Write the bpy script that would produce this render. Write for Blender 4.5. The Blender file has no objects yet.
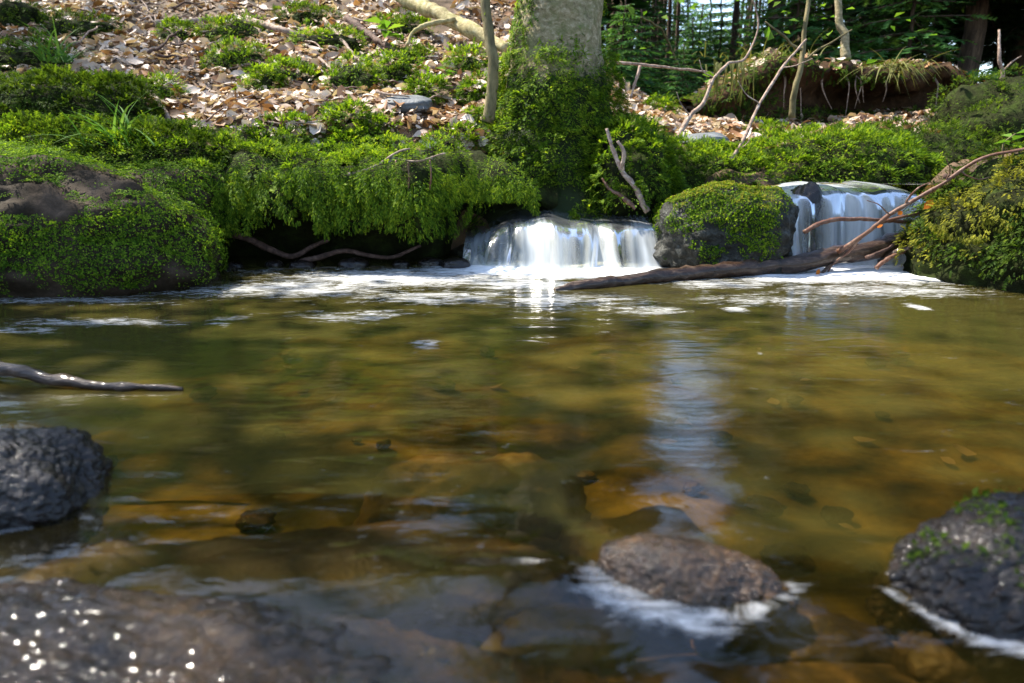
import bpy, bmesh, math, random
import numpy as np
from mathutils import Vector, Matrix
from mathutils.kdtree import KDTree
R = math.radians
rng = np.random.default_rng(7)
random.seed(7)
scn = bpy.context.scene
COL = scn.collection

# ------------------------------------------------------------------ camera, sky, sun, exposure
W, H, F = 1024, 683, 683.0
CAMZ, PITCH = 0.50, R(15.6)
cam_d = bpy.data.cameras.new("camera")
cam = bpy.data.objects.new("camera", cam_d); COL.objects.link(cam)
cam.location = (0, 0, CAMZ)
cam.rotation_euler = (R(90) - PITCH, 0, 0)
cam_d.sensor_width = 36; cam_d.lens = 36 * F / W
cam_d.clip_start = 0.02; cam_d.clip_end = 500
cam_d.dof.use_dof = True; cam_d.dof.focus_distance = 2.75; cam_d.dof.aperture_fstop = 3.2
scn.camera = cam

SUN_AZ, SUN_EL = R(-64), R(56)
world = bpy.data.worlds.new("World"); scn.world = world; world.use_nodes = True
wn = world.node_tree.nodes; wl = world.node_tree.links
sky = wn.new("ShaderNodeTexSky"); sky.sky_type = 'NISHITA'; sky.sun_disc = False
sky.sun_elevation = SUN_EL; sky.sun_rotation = SUN_AZ
wl.new(sky.outputs[0], wn["Background"].inputs[0]); wn["Background"].inputs[1].default_value = 0.15

sd = bpy.data.lights.new("sun", 'SUN'); sun = bpy.data.objects.new("sun", sd); COL.objects.link(sun)
sd.energy = 5.0; sd.angle = R(0.5); sd.color = (1.0, 0.93, 0.80)
SUNV = Vector((math.sin(SUN_AZ) * math.cos(SUN_EL), math.cos(SUN_AZ) * math.cos(SUN_EL), math.sin(SUN_EL)))
sun.rotation_euler = (-SUNV).to_track_quat('-Z', 'Y').to_euler()
sun.location = SUNV * 30

vs = scn.view_settings
vs.view_transform = 'Standard'; vs.look = 'None'; vs.gamma = 1; vs.use_curve_mapping = False
vs.exposure = 1.65
cy = scn.cycles
cy.use_denoising = True
try: cy.denoiser = 'OPENIMAGEDENOISE'
except Exception: pass
cy.max_bounces = 8; cy.diffuse_bounces = 3; cy.glossy_bounces = 3; cy.transmission_bounces = 4
cy.transparent_max_bounces = 16; cy.caustics_reflective = False; cy.caustics_refractive = False
cy.sample_clamp_indirect = 4

# ------------------------------------------------------------------ maths helpers
def ray(px, py):
    u = (px - W / 2) / F; v = (H / 2 - py) / F
    c, s = math.cos(PITCH), math.sin(PITCH)
    return np.array((u, c + v * s, -s + v * c))
def at(px, py, Y):
    d = ray(px, py); return np.array((0, 0, CAMZ)) + d * (Y / d[1])
def onz(px, py, z=0.0):
    d = ray(px, py); return np.array((0, 0, CAMZ)) + d * ((z - CAMZ) / d[2])
def sst(a, b, x):
    t = np.clip((np.asarray(x, float) - a) / (b - a), 0, 1); return t * t * (3 - 2 * t)

def vnoise(p, seed=0):
    p = np.asarray(p, float); i = np.floor(p).astype(np.int64); f = p - i
    f = f * f * f * (f * (f * 6 - 15) + 10)
    def hsh(a, b, c):
        h = (a * 73856093) ^ (b * 19349663) ^ (c * 83492791) ^ (seed * 2654435761)
        h &= 0xFFFFFFFF; h = ((h ^ (h >> 15)) * 2246822519) & 0xFFFFFFFF
        h = ((h ^ (h >> 13)) * 3266489917) & 0xFFFFFFFF; h ^= h >> 16
        return h / 2147483648.0 - 1
    r = 0
    for dx in (0, 1):
        for dy in (0, 1):
            for dz in (0, 1):
                w = (f[:, 0] if dx else 1 - f[:, 0]) * (f[:, 1] if dy else 1 - f[:, 1]) * (f[:, 2] if dz else 1 - f[:, 2])
                r = r + w * hsh(i[:, 0] + dx, i[:, 1] + dy, i[:, 2] + dz)
    return r
def fbm(p, octv=4, seed=0, gain=.5):
    a, s, r = 1., 1., 0
    for k in range(octv):
        r = r + a * vnoise(np.asarray(p) * s + 17.3 * k, seed + k); a *= gain; s *= 2.03
    return r
def nrm(v): return v / np.maximum(np.linalg.norm(v, axis=-1, keepdims=True), 1e-9)

# ------------------------------------------------------------------ object helpers
def mobj(name, V, faces, mat, parent=None, loc=None, smooth=True, attrs=None, uv=None):
    """one mesh object; V in world coordinates; the object sits at loc (or at its parent)"""
    V = np.asarray(V, float)
    if parent is not None: off = np.array(parent.location)
    elif loc is not None: off = np.array(loc)
    else:
        off = (V.min(0) + V.max(0)) / 2; off[2] = V[:, 2].min()
    if not isinstance(faces, list): faces = [faces]
    faces = [np.asarray(f, np.int64) for f in faces if len(f)]
    me = bpy.data.meshes.new(name)
    me.vertices.add(len(V)); me.vertices.foreach_set("co", (V - off).astype(np.float32).ravel())
    nl = sum(f.size for f in faces); npoly = sum(len(f) for f in faces)
    me.loops.add(nl); me.polygons.add(npoly)
    me.loops.foreach_set("vertex_index", np.concatenate([f.ravel() for f in faces]).astype(np.int32))
    tot = np.concatenate([np.full(len(f), f.shape[1]) for f in faces])
    st = np.concatenate([[0], np.cumsum(tot)[:-1]])
    me.polygons.foreach_set("loop_start", st.astype(np.int32))
    me.update(calc_edges=True)
    me.polygons.foreach_set("use_smooth", np.full(npoly, smooth))
    if attrs:
        for k, a in attrs.items():
            at_ = me.attributes.new(k, 'FLOAT', 'POINT'); at_.data.foreach_set("value", np.asarray(a, np.float32))
    if uv is not None:
        idx = np.concatenate([f.ravel() for f in faces])
        l = me.uv_layers.new(name="UVMap"); l.data.foreach_set("uv", np.asarray(uv, np.float32)[idx].ravel())
    me.update()
    mats = mat if isinstance(mat, (list, tuple)) else [mat]
    for m in mats: me.materials.append(m)
    o = bpy.data.objects.new(name, me); COL.objects.link(o)
    if parent is not None: o.parent = parent
    else: o.location = off
    return o
def tag(o, label=None, cat=None, group=None, kind=None):
    if label: o["label"] = label
    if cat: o["category"] = cat
    if group: o["group"] = group
    if kind: o["kind"] = kind
    return o
def empty(name, loc, label, cat, group=None):
    o = bpy.data.objects.new(name, None); COL.objects.link(o); o.location = loc
    o.empty_display_size = .1
    return tag(o, label, cat, group)
def copy_thing(o, loc, rz=0, sc=1, label=None, group=None):
    c = o.copy(); COL.objects.link(c); c.location = loc; c.rotation_euler = (0, 0, rz); c.scale = (sc, sc, sc)
    if label: c["label"] = label
    if group: c["group"] = group
    for ch in list(o.children):
        d = ch.copy(); COL.objects.link(d); d.parent = c
        for g in list(ch.children):
            e = g.copy(); COL.objects.link(e); e.parent = d
    return c

def grid_faces(n, m, wrap=False):
    i = np.arange(n - 1)[:, None]; j = np.arange(m if wrap else m - 1)[None, :]
    j2 = (j + 1) % m
    return np.stack([i * m + j, i * m + j2, (i + 1) * m + j2, (i + 1) * m + j], -1).reshape(-1, 4)
def resample(P, n):
    P = np.asarray(P, float)
    if len(P) == 2:
        t = np.linspace(0, 1, n)[:, None]; return P[0] * (1 - t) + P[1] * t
    Q = np.vstack([2 * P[0] - P[1], P, 2 * P[-1] - P[-2]]); out = []
    for s in np.linspace(0, len(P) - 1 - 1e-6, n):
        k = int(s); t = s - k; a, b, c, d = Q[k], Q[k + 1], Q[k + 2], Q[k + 3]
        out.append(.5 * (2 * b + (c - a) * t + (2 * a - 5 * b + 4 * c - d) * t * t + (3 * b - a - 3 * c + d) * t ** 3))
    return np.array(out)
def tube(P, r0, r1, n=16, sides=8, jit=.0, seed=0, rough=.12, power=1.0, cap=True):
    """tapered wobbly tube through the points P"""
    C = resample(P, n)
    if jit:
        C = C + jit * np.stack([vnoise(C * 9 + 5 * k, seed + k) for k in range(3)], 1) * np.minimum(1, np.arange(n) / 3)[:, None]
    T = nrm(np.gradient(C, axis=0))
    up = np.array((0, 0, 1.)) if abs(T[:, 2]).mean() < .8 else np.array((1., 0, 0))
    B = nrm(np.cross(T, up)); N = np.cross(B, T)
    a = np.linspace(0, 2 * np.pi, sides, endpoint=False)
    rad = r0 + (r1 - r0) * np.linspace(0, 1, n) ** power
    ring = B[:, None] * np.cos(a)[None, :, None] + N[:, None] * np.sin(a)[None, :, None]
    V = (C[:, None] + ring * rad[:, None, None]).reshape(-1, 3)
    if rough:
        V = V + (ring * rad[:, None, None]).reshape(-1, 3) * (rough * fbm(V / max(r0, .004) * .6, 2, seed))[:, None]
    fs = [grid_faces(n, sides, True)]
    if cap:
        V = np.vstack([V, C[:1], C[-1:]]); k = n * sides; j = np.arange(sides); j2 = (j + 1) % sides
        fs.append(np.vstack([np.stack([j2, j, np.full(sides, k)], 1),
                             np.stack([(n - 1) * sides + j, (n - 1) * sides + j2, np.full(sides, k + 1)], 1)]))
    return V, fs
def join(parts):
    Vs, tris, quads, o = [], [], [], 0
    for V, fs in parts:
        for f in (fs if isinstance(fs, list) else [fs]):
            f = np.asarray(f)
            if len(f): (tris if f.shape[1] == 3 else quads).append(f + o)
        Vs.append(V); o += len(V)
    out = []
    if tris: out.append(np.vstack(tris))
    if quads: out.append(np.vstack(quads))
    return np.vstack(Vs), out
def totri(fs):
    out = []
    for f in (fs if isinstance(fs, list) else [fs]):
        f = np.asarray(f)
        out += [f] if f.shape[1] == 3 else [f[:, [0, 1, 2]], f[:, [0, 2, 3]]]
    return np.vstack(out)
def vnormals(V, T):
    n = np.cross(V[T[:, 1]] - V[T[:, 0]], V[T[:, 2]] - V[T[:, 0]]); N = np.zeros_like(V)
    for k in range(3): np.add.at(N, T[:, k], n)
    return nrm(N)
def sample(V, fs, n, prob=None, seed=1):
    """n random surface points with normals; prob(pos, normal) keeps some of them"""
    g = np.random.default_rng(seed); T = totri(fs); N = vnormals(V, T)
    A = np.linalg.norm(np.cross(V[T[:, 1]] - V[T[:, 0]], V[T[:, 2]] - V[T[:, 0]]), axis=1)
    k = g.choice(len(T), n, p=A / A.sum()); a, b = g.random(n), g.random(n)
    fl = a + b > 1; a[fl] = 1 - a[fl]; b[fl] = 1 - b[fl]; c = 1 - a - b
    P = V[T[k, 0]] * c[:, None] + V[T[k, 1]] * a[:, None] + V[T[k, 2]] * b[:, None]
    M = nrm(N[T[k, 0]] * c[:, None] + N[T[k, 1]] * a[:, None] + N[T[k, 2]] * b[:, None])
    if prob is not None:
        keep = g.random(n) < prob(P, M); P, M = P[keep], M[keep]
    return P, M
def scatter(protos, P, D, Nn, S, seed=0):
    """copies of little shapes (x across, y along D, z along N) merged into one mesh"""
    g = np.random.default_rng(seed)
    D = nrm(D); B = nrm(np.cross(D, Nn)); N2 = np.cross(B, D)
    M = np.stack([B, D, N2], 1)
    pick = g.integers(0, len(protos), len(P)); parts = []
    for q, (pv, pf) in enumerate(protos):
        m = pick == q; n = int(m.sum())
        if not n: continue
        Sv = S[m] if S.ndim == 2 else np.repeat(S[m][:, None], 3, 1)
        V = P[m][:, None] + np.einsum('nvk,nkj->nvj', pv[None] * Sv[:, None, :], M[m])
        f = pf[None] + (np.arange(n) * len(pv))[:, None, None]
        parts.append((V.reshape(-1, 3), [f.reshape(-1, pf.shape[1])]))
    return join(parts)

# small shapes
def frond(k=5, w=.2, droop=.35, curl=0., g=None):
    y = np.linspace(0, 1, k + 1); z = -droop * y ** 2 + curl * np.sin(y * 5)
    V = [(0, a, b) for a, b in zip(y, z)]; T = []
    for i in range(k):
        for s in (-1, 1):
            ww = w * (1 - .75 * abs(y[i] - .35)) * (1 if g is None else g.uniform(.7, 1.25))
            V.append((s * ww, y[i] + .62 / k + .12, z[i] - .10 * w + (0 if g is None else g.uniform(-.06, .06))))
            T.append((i, len(V) - 1, i + 1) if s > 0 else (i, i + 1, len(V) - 1))
    return np.array(V, float), np.array(T)
g0 = np.random.default_rng(3)
FRONDS = [frond(4, g0.uniform(.26, .40), g0.uniform(.15, .55), g0.uniform(-.05, .05), g0) for _ in range(6)]
SPRAYS = [frond(6, g0.uniform(.22, .32), g0.uniform(.1, .35), 0, g0) for _ in range(4)]
LEAF = [(np.array([(0, 0, 0), (.3, .45, z), (0, 1, c), (-.3, .45, z)], float), np.array([(0, 1, 2), (0, 2, 3)])) for z, c in ((.1, -.1), (.18, .05), (.05, -.3))]
def litter_leaf(g):
    y = np.array([0, .25, .6, 1.]); w = np.array([.05, .30, .30, .02]) * g.uniform(.8, 1.25)
    cup = g.uniform(-.1, .45); bend = g.uniform(-.5, .5)
    z0 = bend * (y - .5) ** 2 * 1.5
    V = np.array([(s * ww, yy, zz + abs(s) * cup * ww + g.uniform(-.03, .03)) for yy, ww, zz in zip(y, w, z0) for s in (-1, 0, 1)])
    V[:, 1] -= .5
    return V, grid_faces(4, 3)
LITTER = [litter_leaf(g0) for _ in range(9)]
def blade_proto(g):
    y = np.linspace(0, 1, 6); dr = g.uniform(.3, .9)
    w = .02 * (1 - y ** 2 * .95)
    V = np.array([(s * ww, yy * (1 - .2 * dr * yy), -dr * yy ** 2) for yy, ww in zip(y, w) for s in (-1, 1)])
    return V, grid_faces(6, 2)
BLADES = [blade_proto(g0) for _ in range(5)]

# ------------------------------------------------------------------ materials
def mat(name):
    m = bpy.data.materials.new(name); m.use_nodes = True; nt = m.node_tree
    for n in list(nt.nodes): nt.nodes.remove(n)
    return m, nt
class NT:
    def __init__(s, name): s.m, s.t = mat(name); s.out = s.n("OutputMaterial")
    def n(s, ty, **kw):
        x = s.t.nodes.new("ShaderNode" + ty)
        for k, v in kw.items(): setattr(x, k, v)
        return x
    def l(s, a, b): s.t.links.new(a, b)
    def coord(s, scale=(1, 1, 1), which="Object"):
        c = s.n("TexCoord"); mp = s.n("Mapping"); mp.inputs["Scale"].default_value = scale
        s.l(c.outputs[which], mp.inputs[0]); return mp.outputs[0]
    def pos(s, scale=(1, 1, 1)):
        c = s.n("NewGeometry"); mp = s.n("Mapping"); mp.inputs["Scale"].default_value = scale
        s.l(c.outputs["Position"], mp.inputs[0]); return mp.outputs[0]
    def noise(s, vec, scale, detail=5, rough=.55, dist=0):
        x = s.n("TexNoise"); x.inputs["Scale"].default_value = scale; x.inputs["Detail"].default_value = detail
        x.inputs["Roughness"].default_value = rough; x.inputs["Distortion"].default_value = dist
        s.l(vec, x.inputs["Vector"]); return x.outputs["Fac"]
    def ramp(s, fac, stops):
        x = s.n("ValToRGB"); e = x.color_ramp.elements
        while len(e) < len(stops): e.new(.5)
        for i, (p, c) in enumerate(stops):
            e[i].position = p; e[i].color = (*c, 1) if len(c) == 3 else c
        s.l(fac, x.inputs[0]); return x.outputs[0]
    def math(s, op, a, b=None, clamp=False):
        x = s.n("Math", operation=op, use_clamp=clamp)
        for i, v in enumerate((a, b)):
            if v is None: continue
            if isinstance(v, (int, float)): x.inputs[i].default_value = v
            else: s.l(v, x.inputs[i])
        return x.outputs[0]
    def mixc(s, fac, a, b, mode='MIX'):
        x = s.n("Mix", data_type='RGBA', blend_type=mode)
        for k, v in ((0, fac), (6, a), (7, b)):
            if isinstance(v, tuple): x.inputs[k].default_value = (*v, 1)
            elif isinstance(v, (int, float)): x.inputs[k].default_value = v
            else: s.l(v, x.inputs[k])
        return x.outputs[2]
    def bump(s, h, strength=.5, dist=.01, nin=None):
        x = s.n("Bump"); x.inputs["Strength"].default_value = strength; x.inputs["Distance"].default_value = dist
        s.l(h, x.inputs["Height"])
        if nin is not None: s.l(nin, x.inputs["Normal"])
        return x.outputs[0]
    def princ(s, col, rough=.6, normal=None, spec=.5, coat=0):
        p = s.n("BsdfPrincipled")
        if isinstance(col, tuple): p.inputs["Base Color"].default_value = (*col, 1)
        else: s.l(col, p.inputs["Base Color"])
        if isinstance(rough, (int, float)): p.inputs["Roughness"].default_value = rough
        else: s.l(rough, p.inputs["Roughness"])
        p.inputs["Specular IOR Level"].default_value = spec
        p.inputs["Coat Weight"].default_value = coat; p.inputs["Coat Roughness"].default_value = .08
        if normal is not None: s.l(normal, p.inputs["Normal"])
        return p
    def done(s, sh): s.l(sh, s.out.inputs[0]); return s.m

def leafy(name, cols, trans=.4, big=2.5, rough=.6, spec=.12, rw=.6):
    """small leaves: colour varies leaf by leaf and patch by patch; light shines through"""
    t = NT(name); g = t.n("NewGeometry")
    nz = t.math('ADD', t.math('MULTIPLY', t.noise(t.pos(), big, 3), .6), t.math('MULTIPLY', t.noise(t.pos(), big * 7, 2), .4))
    f = t.math('ADD', t.math('MULTIPLY', g.outputs["Random Per Island"], rw), t.math('MULTIPLY', nz, 1 - rw + .25))
    f = t.math('SUBTRACT', f, .12)
    c = t.ramp(f, cols)
    p = t.princ(c, rough, None, spec)
    tr = t.n("BsdfTranslucent"); t.l(t.mixc(.5, c, (1, 1, .3), 'MULTIPLY'), tr.inputs[0])
    tr2 = t.mixc(1, c, (1.15, 1.1, .6), 'MULTIPLY'); t.l(tr2, tr.inputs[0])
    mx = t.n("MixShader"); mx.inputs[0].default_value = trans
    t.l(p.outputs[0], mx.inputs[1]); t.l(tr.outputs[0], mx.inputs[2])
    return t.done(mx.outputs[0])
M = {}
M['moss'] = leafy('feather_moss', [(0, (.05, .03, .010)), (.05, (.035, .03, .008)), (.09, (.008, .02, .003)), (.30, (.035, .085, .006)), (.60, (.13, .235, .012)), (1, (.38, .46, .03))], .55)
M['moss_dark'] = leafy('shade_moss', [(0, (.045, .03, .010)), (.06, (.03, .025, .007)), (.10, (.008, .018, .003)), (.4, (.035, .075, .007)), (.75, (.10, .16, .012)), (1, (.22, .27, .018))], .55)  # darker moss tone, putting shade into the colour of mounds and cushions
M['moss_yellow'] = leafy('sunlit_moss', [(0, (.05, .06, .008)), (.35, (.12, .13, .012)), (.7, (.25, .25, .02)), (1, (.38, .30, .03))])  # yellower moss tone, putting sunlight into the colour
M['rockmoss'] = leafy('leafy_moss', [(0, (.012, .04, .005)), (.35, (.055, .125, .008)), (.7, (.16, .27, .015)), (1, (.36, .46, .05))], .5)
M['leaf'] = leafy('dry_leaf', [(0, (.07, .04, .02)), (.22, (.20, .10, .05)), (.34, (.36, .19, .09)), (.42, (.36, .25, .17)), (.7, (.50, .39, .31)), (1, (.66, .56, .48))], .2, 1.5, .5, .4, .9)
M['orange_leaf'] = leafy('orange_leaf', [(0, (.35, .08, .01)), (1, (.6, .2, .03))], .35)
M['grass'] = leafy('grass', [(0, (.03, .08, .015)), (.6, (.08, .20, .03)), (1, (.2, .3, .08))], .35)
M['dry_grass'] = leafy('dry_grass', [(0, (.09, .08, .02)), (.5, (.22, .19, .06)), (1, (.3, .3, .1))], .35)
M['grass_old'] = leafy('old_grass', [(0, (.05, .055, .015)), (.5, (.10, .11, .03)), (1, (.2, .2, .07))], .35)
M['needle'] = leafy('spruce_needle', [(0, (.006, .016, .006)), (.5, (.018, .045, .012)), (1, (.05, .09, .02))], .3, .6)
M['young_needle'] = leafy('young_needle', [(0, (.02, .06, .02)), (.5, (.05, .14, .035)), (1, (.12, .22, .05))], .4, 1.)
M['broad'] = leafy('fresh_leaf', [(0, (.04, .10, .012)), (.5, (.09, .20, .02)), (1, (.20, .30, .04))], .5, .8)

def soil_mat(name, cols, sc=6, rough=.9, bs=.7):
    t = NT(name); v = t.pos()
    n1 = t.noise(v, sc, 8, .65); n2 = t.noise(v, sc * 9, 4)
    c = t.ramp(n1, cols); b = t.bump(t.math('ADD', n1, t.math('MULTIPLY', n2, .4)), bs, .03)
    return t.done(t.princ(c, rough, b, .08).outputs[0])
M['soil'] = soil_mat('forest_soil', [(.3, (.022, .014, .009)), (.55, (.07, .042, .022)), (.75, (.14, .085, .045))])
M['red_soil'] = soil_mat('red_earth', [(.3, (.016, .010, .006)), (.55, (.05, .028, .015)), (.75, (.10, .06, .032))], 9)
M['bank_soil'] = soil_mat('mossy_bank_soil', [(.3, (.008, .008, .004)), (.5, (.018, .022, .007)), (.75, (.035, .055, .010))], 14, .95)

def rock_mat(name, cols, rough=(.25, .55), sc=7, bs=.6, coat=0., moss=None, bd=.01, fine=60, spec=.5):
    t = NT(name); v = t.pos()
    n1 = t.noise(v, sc, 8, .6, .4); n2 = t.noise(v, fine, 5, .7); n3 = t.noise(v, sc * .45, 3)
    c = t.ramp(t.math('ADD', t.math('MULTIPLY', n1, .7), t.math('MULTIPLY', n2, .3)), cols)
    if moss:
        g = t.n("NewGeometry"); sx = t.n("SeparateXYZ"); t.l(g.outputs["Normal"], sx.inputs[0])
        k = t.math('ADD', t.math('MULTIPLY', sx.outputs[2], .35), n3)
        k = t.ramp(k, [(moss[0], (0, 0, 0)), (moss[0] + .12, (1, 1, 1))])
        c = t.mixc(k, c, moss[1])
    r = t.ramp(n3, [(.3, (rough[0],) * 3), (.7, (rough[1],) * 3)])
    b = t.bump(t.math('ADD', n1, t.math('MULTIPLY', n2, .6)), bs, bd)
    return t.done(t.princ(c, r, b, spec, coat).outputs[0])
M['boulder'] = rock_mat('boulder_stone', [(.3, (.010, .008, .005)), (.5, (.030, .021, .013)), (.7, (.085, .058, .04))], (.6, .9), 6, spec=.1)
M['wet'] = rock_mat('wet_brown_stone', [(.3, (.010, .006, .003)), (.5, (.040, .020, .006)), (.72, (.15, .072, .02))], (.12, .25), 26, .7, .4, None, .012, 120, .4)
M['shelf'] = rock_mat('drowned_shelf_stone', [(.3, (.006, .004, .002)), (.5, (.028, .017, .005)), (.72, (.10, .06, .018))], (.4, .7), 9, .7)
M['slab'] = rock_mat('wet_rough_slab', [(.3, (.008, .005, .002)), (.5, (.030, .017, .007)), (.72, (.085, .048, .018))], (.15, .3), 45, .8, .35, None, .014, 170, .35)
M['wetmoss'] = rock_mat('wet_dark_stone', [(.3, (.003, .0025, .002)), (.5, (.010, .007, .006)), (.72, (.030, .018, .012))], (.2, .4), 30, .7, .3, None, .010, 150, .28)
M['amber'] = rock_mat('submerged_stone', [(.3, (.02, .014, .005)), (.5, (.09, .058, .016)), (.72, (.22, .15, .05))], (.4, .7), 8, .6)
M['ledge'] = rock_mat('ledge_stone', [(.3, (.008, .008, .006)), (.5, (.025, .024, .016)), (.72, (.07, .065, .05))], (.2, .4), 12, .9, .3)
M['slate'] = rock_mat('slate_stone', [(.3, (.05, .055, .06)), (.5, (.09, .10, .11)), (.72, (.18, .19, .2))], (.5, .7), 12, .4)
M['pale'] = rock_mat('wet_pale_stone', [(.3, (.004, .004, .003)), (.5, (.013, .013, .009)), (.74, (.09, .095, .085))], (.25, .5), 26, 1., .0, None, .014, 80, .22)

def bark_mat(name, cols, sc=(6, 6, 1.5), bs=.6, moss=None, rough=.8, coat=0, foot=None):
    t = NT(name); v = t.coord(sc)
    n1 = t.noise(v, 5, 8, .65, .5); n2 = t.noise(t.coord((1, 1, 1)), 11, 8, .72)
    c = t.ramp(n1, cols)
    if moss: c0 = c; c = t.mixc(t.ramp(n2, [(moss[0], (0, 0, 0)), (moss[0] + .2, (.9, .9, .9))]), c, moss[1])
    if foot:
        sz = t.n("SeparateXYZ"); t.l(t.coord(), sz.inputs[0])
        f = t.math('ADD', sz.outputs[2], t.math('MULTIPLY', n2, .35)); c = t.mixc(t.ramp(f, [(foot, (1, 1, 1)), (foot + .05, (0, 0, 0))]), c, (.016, .026, .006))
    return t.done(t.princ(c, rough, t.bump(n1, bs, .01), .25, coat).outputs[0])
M['beech'] = bark_mat('beech_bark', [(.3, (.085, .07, .035)), (.5, (.22, .18, .10)), (.7, (.40, .34, .23))], (7, 7, 9), .8, (.50, (.10, .11, .035)))
M['beech_foot'] = bark_mat('mossy_beech_bark', [(.3, (.085, .07, .035)), (.5, (.22, .18, .10)), (.7, (.40, .34, .23))], (7, 7, 9), .8, (.46, (.10, .11, .035)), .8, 0, .985)
M['spruce'] = bark_mat('spruce_bark', [(.3, (.02, .014, .010)), (.5, (.06, .04, .026)), (.7, (.13, .09, .06))])
M['stem'] = bark_mat('mossy_stem_bark', [(.3, (.05, .042, .02)), (.5, (.12, .10, .045)), (.7, (.22, .18, .09))], (6, 6, 2), .6, (.58, (.09, .12, .02)))
M['twig'] = bark_mat('dead_twig_bark', [(.3, (.10, .065, .045)), (.5, (.24, .17, .13)), (.7, (.44, .36, .30))], (8, 8, 8))
M['twig_dark'] = bark_mat('dark_twig_bark', [(.3, (.018, .010, .008)), (.5, (.07, .04, .03)), (.7, (.16, .10, .08))], (8, 8, 8))
M['red_twig'] = bark_mat('red_twig_bark', [(.3, (.10, .035, .02)), (.5, (.10, .05, .032)), (.7, (.22, .14, .10))], (8, 8, 8), .4, None, .45)
M['log'] = bark_mat('wet_log_bark', [(.3, (.010, .006, .004)), (.5, (.035, .019, .011)), (.7, (.12, .08, .055))], (3, 12, 12), .8, None, .28, .3)
M['palelog'] = bark_mat('pale_log_bark', [(.3, (.12, .09, .04)), (.5, (.30, .25, .12)), (.7, (.5, .43, .26))], (5, 5, 5), .5, (.52, (.16, .17, .03)))

# bed of the pool, coloured by height: amber gravel below the water, soil above
def ground_mat():
    t = NT('forest_ground'); v = t.pos()
    n1 = t.noise(v, 3.2, 8, .62, .6); n2 = t.noise(v, 28, 5, .6)
    dry = t.ramp(n1, [(.3, (.022, .014, .009)), (.5, (.075, .045, .024)), (.72, (.16, .10, .055))])
    bed = t.ramp(t.math('ADD', t.math('MULTIPLY', n1, .75), t.math('MULTIPLY', n2, .25)),
                 [(.32, (.03, .026, .008)), (.46, (.12, .09, .018)), (.60, (.26, .195, .045)), (.75, (.42, .33, .11))])
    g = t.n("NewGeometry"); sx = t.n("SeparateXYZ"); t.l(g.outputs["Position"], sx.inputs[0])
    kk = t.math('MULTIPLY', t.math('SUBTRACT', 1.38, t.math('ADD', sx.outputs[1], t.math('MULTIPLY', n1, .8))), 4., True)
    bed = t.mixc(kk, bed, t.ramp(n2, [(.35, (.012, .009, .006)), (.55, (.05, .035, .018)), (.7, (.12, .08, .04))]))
    k = t.ramp(t.math('ADD', sx.outputs[2], .5), [(.47, (0, 0, 0)), (.52, (1, 1, 1))])
    c = t.mixc(k, bed, dry)
    b = t.bump(t.math('ADD', n1, t.math('MULTIPLY', n2, .3)), .6, .03)
    return t.done(t.princ(c, .8, b, .3).outputs[0])
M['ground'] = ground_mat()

def water_mat():
    t = NT('stream_water')
    v1 = t.pos((1.0, 2.6, 1)); v2 = t.pos((.7, 2.2, 1))
    a = t.noise(v1, 5, 3, .5, .6); b = t.noise(v2, 22, 3, .55, .3)
    h = t.math('ADD', a, t.math('MULTIPLY', b, .22))
    gg = t.n("NewGeometry"); sx = t.n("SeparateXYZ"); t.l(gg.outputs["Position"], sx.inputs[0])
    near = t.math('MULTIPLY', t.math('SUBTRACT', 1.15, sx.outputs[1]), 2.2, True)
    h = t.math('ADD', h, t.math('MULTIPLY', near, t.math('MULTIPLY', t.noise(t.pos((1, 1.3, 1)), 11, 2, .45, .8), .8)))
    nb = t.bump(h, .15, .026)
    fr = t.n("Fresnel"); fr.inputs[0].default_value = 1.45; t.l(nb, fr.inputs["Normal"])
    gl = t.n("BsdfGlossy"); gl.inputs["Roughness"].default_value = .10; t.l(nb, gl.inputs["Normal"])
    gl.inputs[0].default_value = (1, 1, 1, 1)
    tr = t.n("BsdfTransparent"); tr.inputs[0].default_value = (.80, .70, .38, 1)
    mx = t.n("MixShader"); t.l(fr.outputs[0], mx.inputs[0]); t.l(gl.outputs[0], mx.inputs[2])
    dp = t.n('Attribute', attribute_name='depth')
    t.l(t.ramp(t.math('MULTIPLY', dp.outputs['Fac'], 4), [(0, (.95, .88, .66)), (.25, (.82, .66, .32)), (1, (.70, .56, .24))]), tr.inputs[0])
    tb = t.n("BsdfDiffuse"); tb.inputs[0].default_value = (.058, .050, .012, 1)
    tm = t.n("MixShader"); t.l(t.ramp(t.math('MULTIPLY', dp.outputs['Fac'], 4), [(0, (0, 0, 0)), (.25, (.10, .10, .10)), (1, (.60, .60, .60))]), tm.inputs[0]); t.l(tr.outputs[0], tm.inputs[1]); t.l(tb.outputs[0], tm.inputs[2]); t.l(tm.outputs[0], mx.inputs[1])
    # foam, streaked along the flow
    at_ = t.n("Attribute", attribute_name="foam")
    f1 = t.noise(t.pos((1.2, 3.2, 1)), 9, 6, .68, 1.2); f2 = t.noise(t.pos((1, 1.5, 1)), 55, 3, .6)
    k = t.math('ADD', at_.outputs["Fac"], t.math('SUBTRACT', t.math('ADD', t.math('MULTIPLY', f1, 1.5), t.math('MULTIPLY', f2, .35)), 1.16))
    k = t.math('MULTIPLY', t.ramp(k, [(0.0, (0, 0, 0)), (.30, (.28, .28, .28)), (.65, (.72, .72, .72)), (1, (1, 1, 1))]), .95)
    df = t.n("BsdfDiffuse"); df.inputs[0].default_value = (.82, .83, .84, 1)
    m2 = t.n("MixShader"); t.l(k, m2.inputs[0]); t.l(mx.outputs[0], m2.inputs[1]); t.l(df.outputs[0], m2.inputs[2])
    return t.done(m2.outputs[0])
M['water'] = water_mat()
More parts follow.
